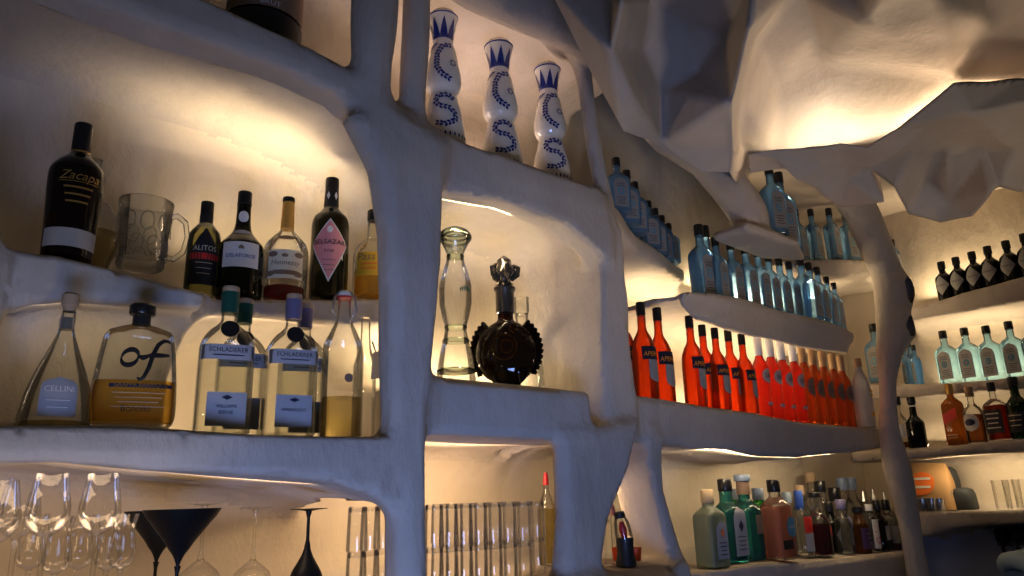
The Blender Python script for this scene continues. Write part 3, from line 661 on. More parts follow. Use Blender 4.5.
b, S = bottle('swing_top_bottle', 'clear swing-top bottle with wire bail and pale liquid in its lower part', [(0, .13), (.015, .145), (.5, .145), (.62, .135), (.72, .09), (.8, .052), (.92, .045), (.96, .05)], 'clear', liq=(.015, .265, 'l_pale'), labels=[('round', .03, .028, .35, .41, 'brownlabel', [], 'seal')])
lofted('stopper', [(.955, .04), (.96, .05), (.985, .045), (1, .025)], 'paper', b); lofted('gasket', [(.945, .052), (.957, .052)], 'cap_red', b)
tube('wire_bail', [(-.055, 0, .82), (-.085, -.02, .86), (-.07, -.03, .95), (-.03, -.01, .995), (.03, -.01, .995), (.07, -.03, .95), (.085, -.02, .86), (.055, 0, .82)], .008, 'silver', b, 6)
put(b, 345, 291, 1.56, zLOW, -22)
b, S = bottle('oil_bottle', 'slim clear bottle with a paper tag behind the swing-top bottle', [(0, .1), (.6, .1), (.75, .05), (1, .04)], 'clear'); tube('tag_string', [(.04, -.05, .8), (.07, -.06, .72), (.09, -.08, .66)], .006, 'black', b)
mesh_obj('paper_tag', [(.02, -.1, .7), (.14, -.1, .74), (.10, -.11, .5), (.0, -.11, .48)], [(0, 1, 2, 3)], 'tag', b); put(b, 366, 318, 1.68, zLOW)

# ---- decanter niche
pf = [(0, .105), (.02, .125), (.08, .122), (.22, .1), (.34, .072), (.37, .07), (.42, .085), (.52, .105), (.62, .105), (.72, .078), (.8, .055), (.83, .058), (.92, .1)]
b, S = bottle('ribbed_decanter', 'tall waisted clear glass decanter with domed top beside the wide front pillar', pf, 'clear')
lofted('stopper', [(.905, .098), (.92, .11), (.94, .11), (.97, .09), (.99, .05), (1, .015)], 'clear_green', b)
for zz in (.1, .28, .36, .8): lofted('ridge', [(zz, S.prof(zz)[1]*1.02), (zz+.008, S.prof(zz+.008)[1]*1.07), (zz+.016, S.prof(zz+.016)[1]*1.02)], 'clear_green', b)
for k in range(7): label_mesh('leaf_mark', S, 'diamond', (k-3)*.012, .005, .56, .62-.008*abs(k-3), 'foil_green', b, eps=.008, nx=2, nz=4)
put(b, 455, 227, 1.62, zDEC)
root = thing('cognac_decanter', 'dark round crystal cognac decanter with ornate stopper and spiked rim', 'decanter')
pf = [(0, .11, .07), (.015, .13, .085)]+[(z, math.sqrt(max(.235**2-(z-.275)**2, .0004))*1.02, .42*math.sqrt(max(.235**2-(z-.275)**2, .0004))+.03) for z in (.06, .1, .16, .22, .275, .33, .39, .44, .48)]+[(.505, .07, .06), (.53, .06, .055), (.73, .062, .058)]
full = smooth_prof(pf, 3); lofted('glass_body', full, 'decanter_brown', root, 36); S = Surf(full); liquid(pf, .03, .5, 'decanter_brown', root, .93)
lofted('neck_collar', [(.56, .063), (.565, .072), (.72, .072), (.74, .085), (.755, .085), (.76, .06)], 'jewel', root)
lofted('stopper', [(.755, .045), (.78, .07), (.80, .045), (.83, .055), (.86, .09), (.9, .085), (.93, .06), (.965, .055), (.985, .03), (1, .01)], 'jewel', root)
for a in range(5):
    w = 2*math.pi*a/5; tube('stopper_leaf', [(.05*math.cos(w), .05*math.sin(w), .81), (.1*math.cos(w), .1*math.sin(w), .85), (.11*math.cos(w), .11*math.sin(w), .9), (.07*math.cos(w), .07*math.sin(w), .93)], [.016, .024, .02, .01], 'jewel', root, 6)
for sd in (-1, 1):
    for k in range(11):
        w = math.radians(-35+k*8.5); cx, cz = .238*math.cos(w), .275+.235*math.sin(w)
        tube('spike', [(sd*cx*.97, 0, cz), (sd*(cx+.035*math.cos(w)), 0, cz+.035*math.sin(w)+.012), (sd*(cx+.042*math.cos(w)), 0, cz+.042*math.sin(w)+.02)], [.024, .021, .010], 'brown_dark', root, 6)
def medal(x, z, r_, m_):
    P = [S.pt(x+r_*math.cos(w), z+r_*math.sin(w), .004) for w in [2*math.pi*i/20 for i in range(20)]]
    tube('medallion', P, .010, m_, root, 6, closed=True)
medal(-.0, .30, .09, 'amber'); medal(-.03, .10, .05, 'black_glass'); medal(.14, .1, .045, 'black_glass'); medal(.02, .30, .045, 'amber'); medal(.07, .43, .03, 'amber')
put(root, 503.8, 256, 1.58, zDEC, -46)
b, S = bottle('glass_decanter', 'small clear stoppered decanter behind the dark crystal one', [(0, .2), (.05, .24), (.4, .22), (.6, .1), (.75, .07), (.84, .08)], 'clear'); lofted('stopper', [(.82, .05), (.86, .09), (1, .09)], 'clear', b); put(b, 521, 298, 1.74, zDEC)

# ---- painted ceramic bottles on the arch
def painted(label):
    pf = [(0, .125), (.02, .138), (.12, .133), (.25, .113), (.35, .09), (.375, .084), (.395, .09), (.42, .105), (.46, .113), (.52, .11), (.62, .09), (.7, .073), (.765, .062), (.80, .064), (.86, .078), (.925, .093)]
    root = thing('ceramic_bottle', label, 'bottle', 'painted bottles on the arch'); full = smooth_prof(pf, 3); lofted('ceramic_body', full, 'ceramic', root, 36); S = Surf(full)
    lofted('stopper', [(.92, .093), (.935, .097), (.94, .088), (.965, .075), (.985, .05), (1, .012)], 'ceramic', root); lofted('rim_line', [(.925, .0955), (.932, .0985)], 'ceramic_blue', root)
    for k in range(8):
        x = (k-4)*2*math.pi*.066/8; Vv = []
        a = 2*math.pi*k/8
        def cp(da, z): 
            r0 = S.prof(z)[1]+.004; return (r0*math.sin(a+da), -r0*math.cos(a+da), z)
        Vv = [cp(-.36, .785), cp(0, .77), cp(.36, .785), cp(.24, .83), cp(.1, .87), cp(0, .9), cp(-.1, .87), cp(-.24, .83)]
        mesh_obj('crown_petal', Vv, [tuple(range(8))], 'ceramic_blue', root)
    lofted('crown_base', [(.76, .0655), (.785, .067)], 'ceramic_blue', root)
    V_, F_ = [], []
    def leaf(x, z, ang, l=.028, w=.0075):
        i0 = len(V_)
        for (u, v) in ((-l/2, 0), (-l/6, w), (l/6, w), (l/2, 0), (l/6, -w), (-l/6, -w)):
            V_.append(S.pt(x+u*math.cos(ang)-v*math.sin(ang), z+u*math.sin(ang)+v*math.cos(ang), .004))
        F_.append(tuple(range(i0, i0+6)))
    def sprig(path, n_):
        Q = [Vector(p) for p in path]; L = [0]
        for p, q in zip(Q[:-1], Q[1:]): L.append(L[-1]+(q-p).length)
        for i in range(n_):
            s = L[-1]*(i+.5)/n_; k = max(j for j in range(len(L)-1) if L[j] <= s); d = (Q[k+1]-Q[k]).normalized(); p = Q[k]+d*(s-L[k]); an = math.atan2(d.y, d.x)
            for sg in (-1, 1): leaf(p.x-d.y*sg*.010, p.y+d.x*sg*.010, an+sg*.6)
    for off in (0, .36, -.36):
        sprig([(off+.05, .70), (off-.01, .69), (off-.045, .62), (off-.05, .53), (off-.02, .47), (off+.04, .435)], 15)
        sprig([(off+.06, .31), (off+.02, .34), (off-.04, .33), (off-.06, .29), (off-.03, .25), (off+.03, .24), (off+.07, .2), (off+.06, .15), (off, .12), (off-.06, .13)], 20)
        for k in range(8): leaf(off+.055+.018*math.cos(k*.8), .56+.02*math.sin(k*.8), k*.8, .016, .005)
    for k in range(24):
        leaf(-.35+k*.7/24, .06, 1.57, .03, .006)
    mesh_obj('leaf_pattern', V_, F_, 'ceramic_blue', root); return root
c1 = painted('white ceramic bottle with blue leaf scrolls, left of three on the arch')
c2 = dup(c1, 'white ceramic bottle with blue leaf scrolls, middle of three on the arch'); c3 = dup(c1, 'white ceramic bottle with blue leaf scrolls, right of three beside the thin post')
for o, x, y, Y, hpx, yw in ((c1, 443, 10, 1.60, 148, -30), (c2, 498.5, 39, 1.60, 130, -30), (c3, 547, 62.5, 1.60, 122, -32)):
    p = at(x, y, Y); q = at(x+4, y+hpx, Y); put(o, x, y, Y, q.z, yw)
b, S = bottle('champagne_bottle', 'huge black champagne bottle on the arch at the top edge', [(0, .13), (.02, .15), (.5, .152), (.62, .12), (.72, .06), (.96, .05)], 'black_glass', cap=(.8, 1, .058, 'goldfoil'), labels=[('rect', 0, .2, .225, .44, 'brownlabel', [('BRUT', .232, .075, 'paper')]), ('rect', 0, .2, .02, .215, 'black', [])])
p = at(263, 30, 1.70); b.location = (p.x, p.y, rest(p.x, p.y, zARCH(p.x), .085)); b.scale = (.62,)*3; b.rotation_euler = (0, 0, math.radians(-12))

# ---- blue gin bottles
def blue_bottle(label, mat='blue', lm='bombaylabel'):
    pf = [(0, .19, .125, 5), (.012, .2, .135, 5), (.55, .212, .14, 5), (.62, .2, .135, 4), (.67, .15, .115, 3), (.705, .1, .09, 2.2), (.73, .072, .072, 2), (.9, .066, .066, 2)]
    b, S = bottle('gin_bottle', label, pf, mat, cap=(.855, 1, .078, 'cap_black'), labels=[('arch', 0, .14, .07, .60, lm, [('BOMBAY', .47, .15, 'navy'), ('SAPPHIRE', .43, .15, 'navy')])], sub=2, n=24)
    label_mesh('medallion', S, 'round', 0, .062, .28, .41, 'bluelabel', b, eps=.012); label_mesh('portrait', S, 'round', 0, .03, .305, .385, 'bombaylabel', b, eps=.017, nx=6, nz=8); bars(S, b, 0, .23, .085, 4, .035, 'navy', .008)
    for sx in (-.128, .128): label_mesh('label_border', S, 'rect', sx, .005, .08, .45, 'bluelabel', b, eps=.011, nx=1, nz=3)
    return b
ORD = ['first', 'second', 'third', 'fourth', 'fifth', 'sixth', 'seventh', 'eighth', 'ninth', 'tenth', 'eleventh', 'twelfth', 'thirteenth']
bp = None
def blues(spec, fmt, group, where, Zb, fn=put, k=.75):
    global bp
    out = []
    for i, s in enumerate(spec):
        lab = fmt % ORD[i]
        if bp is None: bp = blue_bottle(lab); bp['group'] = group; o = bp
        else: o = dup(bp, lab, group)
        fn(o, s[0], s[1], s[2], Zb, s[3] if len(s) > 3 else 0, k=k); out.append(o)
    return out
# group on the top shelf: one height, receding into the wall
tz = TOPZ; caps = [(615.5, 158.5), (626, 171), (634, 182.5), (647.5, 201.5), (654.5, 209), (661, 216), (668, 224)]
p0 = at(615.5, 158.5, 1.56); hb = p0.z-tz
for i, (x, y) in enumerate(caps):
    lab = '%s blue gin bottle from the left on the top shelf receding beside the thin post' % ORD[i]; P = atZ(x, y, p0.z-CZ)
    if bp is None: bp = blue_bottle(lab); bp['group'] = 'blue bottles on the top shelf'; o = bp
    else: o = dup(bp, lab, 'blue bottles on the top shelf')
    zz_ = rest(P.x, P.y, tz, footprint(o)*hb); o.location = (P.x, P.y, zz_); o.scale = (hb*.92, hb*.92, p0.z-zz_); o.rotation_euler = (0, 0, math.radians(-25))
blues([(698, 225, 1.60, -8), (714.6, 237.7, 1.57), (729.5, 241.7, 1.58), (744, 245.6, 1.58), (756.5, 249, 1.57), (767, 254, 1.57), (778, 258, 1.57), (788, 262, 1.57)], '%s blue gin bottle from the left in the long row above the orange bottles', 'blue bottles in the long row', 0, zGIN)
e = blues([(799.4, 258, 1.54, 60), (807.6, 263, 1.54), (816, 267.4, 1.54), (825.5, 277, 1.54), (833, 283, 1.54)], '%s blue gin bottle from the left in the cluster ending the long row', 'blue bottles closing the long row', 0, zGIN)
blues([(703.5, 226.5, 1.70)], '%s blue gin bottle hidden behind the left end of the long row'.replace('%s ', '%.0s'), 'blue bottle behind the long row', 0, zGIN)
zHOOK = hz_
blues([(768, 165, 1.41, -20), (777.5, 173, 1.475, -20)], '%s of two blue gin bottles up on the hooked beam', 'blue bottles on the hooked beam', 0, zHOOK)
blues([(795, 209.5, 1.66), (810, 209.4, 1.64), (828, 208.7, 1.64), (844, 210, 1.64, -20)], '%s blue gin bottle from the left on the short shelf under the ceiling', 'blue bottles on the short upper shelf', 0, zTIER)
zH = atR(960, 292, 0).z; zB = atR(960, 383, 0).z; zW = atR(960, 445, -.1).z; zL = atR(970, 512, -.02).z
zt3 = rest(3.72, 1.72, tz_.z, .04)
for i, (x, y) in enumerate([(880, 229), (886, 234.5), (891.5, 240)]):
    o = dup(bp, '%s blue gin bottle from the left high in the corner behind the pillar' % ORD[i], 'blue bottles high in the corner'); P = atZ(x, y, tz_.z+.235-CZ); o.location = (P.x, P.y, zt3); o.scale = (.17, .17, tz_.z+.235-zt3); o.rotation_euler = (0, 0, math.radians(-30))
for i, (x, y, off) in enumerate([(872.5, 324, .03), (908, 341, .19), (903.5, 345, .13), (913, 345, .08)]):
    o = dup(bp, ['blue gin bottle alone at the left of the crooked corner pillar', 'middle blue gin bottle of three just right of the corner pillar', 'left blue gin bottle of three just right of the corner pillar', 'right blue gin bottle of three just right of the corner pillar'][i], 'blue bottles by the corner pillar'); putR(o, x, y, off, zB, 0 if i == 0 else -35, k=.85 if i == 0 else .62)
bp_lit = blue_bottle('first blue gin bottle from the left on the end wall shelf', 'blue_lit', 'bombaylabel_lit'); bp_lit['group'] = 'blue bottles on the end wall'
for i, (x, y) in enumerate([(942, 331), (963.4, 328), (985, 326), (1007.5, 321.6), (1029, 318)]):
    o = bp_lit if i == 0 else dup(bp_lit, '%s blue gin bottle from the left on the end wall shelf' % ORD[i], 'blue bottles on the end wall'); putR(o, x, y, .06, zB, k=.88)

# ---- black apothecary bottles
pf = [(0, .25), (.02, .27), (.52, .275), (.6, .25), (.68, .15), (.72, .1), (.82, .1)]
b, S = bottle('apothecary_bottle', 'first black apothecary gin bottle from the left on the upper end wall shelf', pf, 'black_glass', cap=(.8, 1, .12, 'cap_black'), labels=[('diamond', 0, .27, .1, .62, 'greyseal', [('HENDRICK\'S', .34, .3, 'black')])], group='black bottles on the upper end wall shelf')
for i, (x, y) in enumerate([(940.6, 262), (955, 257.5), (971, 252), (986.6, 246.5), (1005, 241), (1023, 234)]):
    o = b if i == 0 else dup(b, '%s black apothecary gin bottle from the left on the upper end wall shelf' % ORD[i], 'black bottles on the upper end wall shelf'); putR(o, x, y, .07, zH, k=.73)

# ---- orange bottles
pf = [(0, .13), (.012, .146), (.2, .148), (.46, .146), (.56, .135), (.64, .1), (.70, .062), (.74, .052), (.88, .047)]
b, S = bottle('aperitif_bottle', 'x', pf, 'l_orange', cap=(.86, 1, .055, 'cap_black'), bands=[(.785, .86, .0545, 'l_water')], labels=[('rect', .0, .14, .40, .53, 'aperol_label', [('APEROL', .43, .25, 'aperol_text', .15)]), ('arch', .03, .1, .40, .18, 'bombaylabel', [])], group='orange aperitif bottles')
ap = b
capsA = [(640, 302.4, 1.60), (656.5, 308, 1.58), (688.5, 316, 1.58), (701.5, 325, 1.58), (714, 328, 1.58), (727.3, 330, 1.58), (740.8, 334, 1.58), (620, 299, 1.66)]
labsA = ['orange aperitif bottle standing left of a pair beside the partition', 'orange aperitif bottle, right one of the pair beside the partition'] + ['%s orange aperitif bottle from the left in the row of five after the gap' % o for o in ORD[:5]]+['orange aperitif bottle mostly hidden by the partition']
for i, (x, y, Y) in enumerate(capsA):
    o = ap if i == 0 else dup(ap, labsA[i], 'orange aperitif bottles'); o['label'] = labsA[i]; put(o, x, y, Y+(.026 if i % 2 else -.016), zAP, random.uniform(-6, 6), k=.82)
pf = [(0, .085), (.012, .097), (.60, .1), (.67, .085), (.73, .055), (.78, .046), (.95, .044)]
b, S = bottle('pink_liqueur_bottle', 'x', pf, 'l_redorange', cap=(.76, 1, .052, 'cap_white'), labels=[('round', 0, .09, .42, .6, 'paleseal', [('S&L', .49, .1, 'black')]), ('rect', 0, .055, .16, .2, 'paleseal', [], 'strip_label')], group='red bottles with white caps')
pk = b
for i, (x, y) in enumerate([(756.5, 336.5), (768, 337.5), (779.3, 341), (791, 343)]):
    lab = '%s slim red bottle with white cap from the left beside the orange ones' % ORD[i]; o = pk if i == 0 else dup(pk, lab, 'red bottles with white caps'); o['label'] = lab; put(o, x, y, 1.59, zAP, k=.94)
b, S = bottle('spritz_bottle', 'x', pf, 'l_rust', cap=(.78, 1, .052, 'cap_tan'), labels=[('round', 0, .1, .34, .58, 'brownlabel', [('LIMONA', .445, .12, 'black')])], group='amber bottles with brown caps')
br = b
for i, (x, y) in enumerate([(801, 346), (810.8, 348.7), (821, 351), (831, 353.5), (839.5, 355.7)]):
    lab = '%s amber bottle with brown cap from the left near the frosted white bottle' % ORD[i]; o = br if i == 0 else dup(br, lab, 'amber bottles with brown caps'); o['label'] = lab; put(o, x, y, 1.59, zAP, k=.94)
b, S = bottle('frosted_bottle', 'frosted white bottle with brown cap at the right end of the orange row', [(0, .12), (.015, .135), (.55, .137), (.68, .115), (.78, .07), (.84, .052), (.95, .05)], 'frost_white', cap=(.87, 1, .06, 'cap_tan'))
bars(S, b, .0, .5, .05, 2, .06, 'yellow', .03); bars(S, b, -.02, .16, .04, 1, .05, 'yellow', .05); put(b, 857, 358.5, 1.53, zAP, k=.9)

# ---- mixed gins on the lowest shelf
def low(name, label, x, y, Y, prof, mat, **kw):
    b, S = bottle(name, label, prof, mat, **kw); put(b, x, y, Y, zBOT); return b, S
SQ = lambda w, d, sh=.66, nk=.09: [(0, w*.93, d*.93, 5), (.012, w, d, 5), (sh-.06, w, d, 5), (sh, w*.93, d*.95, 4), (sh+.06, w*.6, d*.7, 2.6), (sh+.1, nk, nk, 2), (.93, nk*.95, nk*.95, 2)]
RD_ = lambda w, sh=.6, nk=.07: [(0, w*.93), (.012, w), (sh-.06, w), (sh, w*.94), (sh+.07, w*.65), (sh+.12, nk*1.15), (sh+.16, nk), (.94, nk*.95)]
SYC, Y1 = 0, 1.62
b, S = low('gin_bottle', 'pale frosted green square gin bottle, leftmost on the lowest shelf', 706.5, 489.4, 1.60, SQ(.2, .17, .68, .085), 'frost_green', cap=(.82, 1, .088, 'tan'), labels=[('arch', .02, .13, .1, .58, 'greylabel', [])]); label_mesh('emblem', S, 'diamond', .02, .04, .36, .5, 'orange_print', b, eps=.011); bars(S, b, .02, .3, .08, 4, .05, 'black', .01)
b, S = low('gin_bottle', 'green glass gin bottle with black cap and tall arched label on the lowest shelf', 724, 479, 1.62, SQ(.2, .16, .62, .085), 'teal', cap=(.85, 1, .09, 'cap_black'), labels=[('arch', .02, .14, .08, .66, 'greylabel', [])]); label_mesh('emblem', S, 'diamond', .02, .05, .36, .5, 'navy', b, eps=.011); bars(S, b, .02, .3, .09, 4, .05, 'navy', .01)
b, S = low('gin_bottle', 'gin bottle with grey-blue cap showing behind the green ones', 732, 489, 1.74, RD_(.16), 'green', cap=(.84, 1, .08, 'cap_greyblue'))
b, S = low('gin_bottle', 'teal round gin bottle with tall brown-wrapped neck on the lowest shelf', 741.5, 474.5, 1.63, RD_(.19, .58, .07), 'teal', cap=(.92, 1, .1, 'cap_greyblue'), bands=[(.76, .925, (.085, .078), 'brownlabel')], labels=[('rect', .03, .1, .3, .52, 'brownlabel', [])])
b, S = low('gin_bottle', 'bright green gin bottle with pale label and red neck seal', 757, 488, 1.71, RD_(.16, .66, .08), 'green', cap=(.82, 1, .088, 'cap_greyblue'), labels=[('rect', .02, .13, .16, .46, 'greylabel', [('Tanqueray', .38, .2, 'navy', .3)]), ('round', .1, .06, .62, .72, 'red', [], 'seal')]); bars(S, b, .02, .33, .09, 3, .06, 'navy', .012)
b, S = low('gin_bottle', 'square pink gin bottle with black cap and round blue label', 772.5, 479.7, 1.60, SQ(.2, .16, .68, .075), 'clear', cap=(.84, 1, .085, 'cap_black'), liq=(.03, .66, 'l_pink'), labels=[('round', .06, .12, .27, .53, 'bluelabel', [('MALFY', .385, .14, 'cream')]), ('rect', -.06, .1, .13, .24, 'black', [], 'strip_label')])
b, S = low('gin_bottle', 'clear bottle with blue-grey cap behind the pink gin', 786, 492, 1.83, RD_(.17), 'clear', cap=(.82, 1, .085, 'cap_greyblue'))
b, S = low('vodka_bottle', 'clear bottle with bright blue cap and red and white label', 797.5, 490.5, 1.64, RD_(.15, .62, .06), 'clear', cap=(.7, 1, .068, 'cap_blue'), labels=[('rect', .02, .14, .36, .6, 'red', []), ('rect', .02, .14, .08, .35, 'greylabel', [])])
b, S = low('gin_bottle', 'clear bottle with cork-brown cap behind the bright blue capped one', 798.5, 485, 1.84, RD_(.16), 'clear', cap=(.84, 1, .08, 'cork'))
b, S = low('gin_bottle', 'tallest clear bottle with cork on the lowest shelf', 809.5, 472.5, 1.87, RD_(.15, .62, .055), 'clear', cap=(.86, 1, .075, 'cork'))
b, S = low('liqueur_bottle', 'clear bottle of dark red liqueur with round red sticker', 813.5, 492.5, 1.62, RD_(.2, .58, .075), 'clear', cap=(.92, 1, .1, 'cap_black'), liq=(.03, .5, 'l_red'), labels=[('round', .07, .07, .3, .48, 'red', [])])
b, S = low('gin_bottle', 'clear bottle with black cap behind the red liqueur', 819, 481, 1.76, RD_(.15), 'clear', cap=(.84, 1, .085, 'cap_black'))
b, S = low('rum_bottle', 'black bottle with angled grey label between red liqueur and clear bottle', 828, 502, 1.68, RD_(.17, .6, .08), 'black_glass', cap=(.8, 1, .09, 'cap_black'), labels=[('kite', .04, .15, .12, .5, 'greyseal', [])])
b, S = low('gin_bottle', 'bottle with black cap standing behind the black bottle', 833.5, 487.5, 1.74, RD_(.16), 'clear', cap=(.78, 1, .1, 'cap_black'))
b, S = low('gin_bottle', 'clear round bottle with mauve cap and ringed label', 839.5, 499.5, 1.62, RD_(.17, .62, .08), 'clear', cap=(.82, 1, .1, 'foil_purple'), labels=[('round', .06, .11, .46, .72, 'foil_purple', [])]); label_mesh('emblem', S, 'round', .06, .075, .5, .68, 'greylabel', b, eps=.012)
gx = low('gin_bottle', 'clear bottle with silver-blue cap at the back, left of two alike', 841, 477.5, 1.78, RD_(.14, .62, .06), 'clear', cap=(.82, 1, .08, 'cap_greyblue'))[0]
gy = dup(gx, 'clear bottle with silver-blue cap at the back, right of two alike'); put(gy, 850, 477.5, 1.78, zBOT)
b, S = low('bitters_bottle', 'amber bottle with wide purple label and black cap', 857, 507, 1.61, RD_(.19, .66, .1), 'amber', cap=(.88, 1, .13, 'cap_black'), labels=[('rect', 0, .2, .1, .55, 'purple', [])]); bars(S, b, .02, .42, .1, 3, .1, 'greylabel', .012)
sp = None
for i, (x, y) in enumerate([(862.5, 491), (872, 489), (883, 492)]):
    lab = ['clear bottle with slim pour spout at the back, left of three', 'clear bottle with slim pour spout at the back, middle of three', 'clear bottle with pour spout nearest the corner pillar'][i]
    if sp is None:
        sp, S = bottle('pour_spout_bottle', lab, RD_(.16, .6, .06)[:-1]+[(.84, .06)], 'clear'); tube('pour_spout', [(0, 0, .82), (0, 0, .9), (.01, 0, 1)], [.05, .025, .012], 'silver', sp)
    else: sp = dup(sp, lab)
    put(sp, x, y, 1.70, zBOT)
b, S = low('gin_bottle', 'white bottle with red upright lettering near the corner pillar', 868, 504, 1.61, RD_(.14, .72, .07), 'clear', cap=(.86, 1, .08, 'cap_white'), labels=[('rect', 0, .14, .08, .68, 'paper', [])]); letter(S, 'GIN', .05, .36, .36, 'red', b, vertical=True, eps=.012)
b, S = low('amaro_bottle', 'dark brown bottle with grey label beside the red lettered one', 876, 500.5, 1.61, RD_(.16, .62, .06), 'brown_dark', cap=(.8, 1, .075, 'cap_black'), labels=[('rect', .05, .13, .22, .5, 'greyseal', [])])
b, S = low('liqueur_bottle', 'clear bottle with grey label and red liquid touching the corner pillar', 884.5, 499.5, 1.62, RD_(.19, .62, .065), 'clear', cap=(.78, 1, .08, 'cap_black'), liq=(.02, .2, 'l_red'), labels=[('rect', 0, .18, .14, .48, 'greyseal', [])])

# ---- end wall, whisky shelf
def wh(name, label, x, y, prof, mat, off=-.045, yaw=0, **kw):
    b, S = bottle(name, label, prof, mat, **kw); putR(b, x, y, off, zW, yaw, k=.86); return b, S
b, S = wh('whisky_bottle', 'square amber whisky bottle with slanted red label', 948, 384, SQ(.165, .15, .68, .06), 'l_whisky', cap=(.82, 1, .07, 'gold'))
lo = mesh_obj('label', [S.pt(-.135, .50, .008), S.pt(0, .55, .008), S.pt(.135, .60, .008), S.pt(.135, .43, .008), S.pt(0, .38, .008), S.pt(-.135, .33, .008)], [(0, 1, 4, 5), (1, 2, 3, 4)], 'red', b); bars(S, b, 0, .15, .1, 2, .04, 'cream', .015)
b, S = wh('whisky_bottle', 'round whisky bottle with white oval label and brown cap', 968, 387, RD_(.19, .58, .06), 'clear', cap=(.82, 1, .08, 'cap_tan'), liq=(.02, .5, 'l_whisky'), labels=[('round', 0, .17, .2, .52, 'paper', [])]); label_mesh('emblem', S, 'round', 0, .1, .3, .42, 'navy', b, eps=.012)
b, S = wh('whiskey_bottle', 'square whiskey bottle with black label on the end wall', 990, 382.5, SQ(.19, .17, .62, .06), 'clear', cap=(.84, 1, .075, 'cap_black'), liq=(.02, .6, 'l_brown'), labels=[('rect', 0, .175, .12, .52, 'black', [])]); bars(S, b, 0, .44, .13, 4, .08, 'paper', .02)
b, S = wh('whisky_bottle', 'dark green whisky bottle with black cap at the right edge', 1011.5, 377, RD_(.2, .56, .075), 'dark_green', cap=(.86, 1, .09, 'cap_black'), labels=[('rect', 0, .18, .1, .42, 'black', [])]); bars(S, b, 0, .36, .12, 3, .08, 'cream', .015)
b, S = wh('rum_bottle', 'clear bottle with black cap right beside the corner pillar', 895, 397, RD_(.17, .55, .07), 'clear', cap=(.84, 1, .1, 'cap_black'), liq=(.02, .12, 'l_whisky'), labels=[('rect', 0, .2, .2, .46, 'paper', [])])
b, S = wh('rum_bottle', 'dark round bottle with striped neck between corner pillar and whisky bottles', 910.5, 397, RD_(.2, .5, .075), 'black_glass', cap=(.86, 1, .09, 'cap_black'), bands=[(.8, .83, .082, 'paper')])
# ---- end wall, serving ledge
def onL(x, off, r=.04): q = atR(x, 500, off); return Vector((q.x, q.y, rest(q.x, q.y, zL, r)))
root = thing('coffee_bag', 'tan paper coffee bag with round orange print leaning on the ledge', 'bag', loc=onL(933, .11, .09)); root.rotation_euler = (0, 0, math.atan2(-RN.x, RN.y))
hB = atR(925, 464, .1).z-zL; wB = (atR(955, 500, .09)-atR(910, 500, .09)).length
V_, F_ = [], []
sec = [(0, .5, .20, 0), (.3, .5, .2, .0), (.6, .48, .16, .01), (.82, .44, .09, .02), (.95, .40, .03, .03), (1, .38, .015, .035)]
vv, ff = loft([(z*hB, w*wB, d*wB, 4) for z, w, d, _ in sec], 28); vv = [(x-.08*wB*(z/hB)*1.6, y+.06*(z/hB), z+(x/wB)*-.06*hB*(z/hB)) for x, y, z in vv]
mesh_obj('paper_body', vv, ff, 'kraft', root)
def bagpt(x, z): return (x*wB-.08*wB*z*1.6, -.215*wB*(1-max(z-.3, 0)*1.0)+.06*z-.003, z*hB)
ds = [(-.12+.3*math.cos(w), .56+.25*math.sin(w)) for w in [2*math.pi*i/24 for i in range(24)]]; mesh_obj('print', [bagpt(*p) for p in ds], [tuple(range(24))], 'orange_print', root); pr = root.children[-1]
for zz in (.64, .46): mesh_obj('lettering', [tuple(np.array(bagpt(x, z))+np.array((0, -.004, 0))) for x, z in ((-.32, zz), (.1, zz), (.1, zz+.05), (-.32, zz+.05))], [(0, 1, 2, 3)], 'paper', pr)
for nm, x0, x1, yt, lb in (('zip_pouch', 945, 962, 469, 'upper dark grey zip pouch behind the coffee bag'), ('zip_pouch', 953, 976, 489, 'lower dark grey zip pouch with tan strap beside the coffee bag')):
    r0, off = thing(nm, lb, 'pouch', loc=onL((x0+x1)/2, .20 if yt < 480 else .15)), .1
    r0.rotation_euler = (0, 0, math.atan2(-RN.x, RN.y)); hh = atR(950, yt, .1).z-zL; ww = (atR(x1, 500, .1)-atR(x0, 500, .1)).length
    lofted('fabric_body', [(0, ww*.48, .04, 3), (hh*.08, ww*.5, .045, 3), (hh*.7, ww*.46, .04, 3), (hh*.92, ww*.38, .03, 3), (hh, ww*.2, .015, 3)], 'bag_dark', r0); tube('strap', [(-ww*.4, -.045, .01), (-ww*.36, -.05, hh*.5), (-ww*.25, -.04, hh*.9)], .006, 'tan', r0)
cp = None
for i, (x, y, off) in enumerate([(915, 497, .03), (923, 495, .05), (922, 502, .0), (930, 499, .05), (931, 505, .0), (939, 503, .02)]):
    lab = '%s small silver espresso pot from the left in front of the coffee bag' % ORD[i]
    if cp is None:
        cp = thing('metal_cup', lab, 'cup', 'silver cups before the coffee bag'); lofted('cup_body', [(0, .32), (.05, .36), (.9, .42), (1, .43), (1, .40), (.1, .32)], 'silver', cp, 20, close1=False); tube('handle', [(.4, 0, .8), (.6, 0, .75), (.6, 0, .4), (.36, 0, .3)], .05, 'silver', cp)
    else: cp = dup(cp, lab, 'silver cups before the coffee bag')
    o = cp; o['label'] = lab.replace('espresso pot', 'metal cup'); p = atR(x, y, off); q = onL(x, off); o.location = q; o.scale = (.055,)*3
tb = None
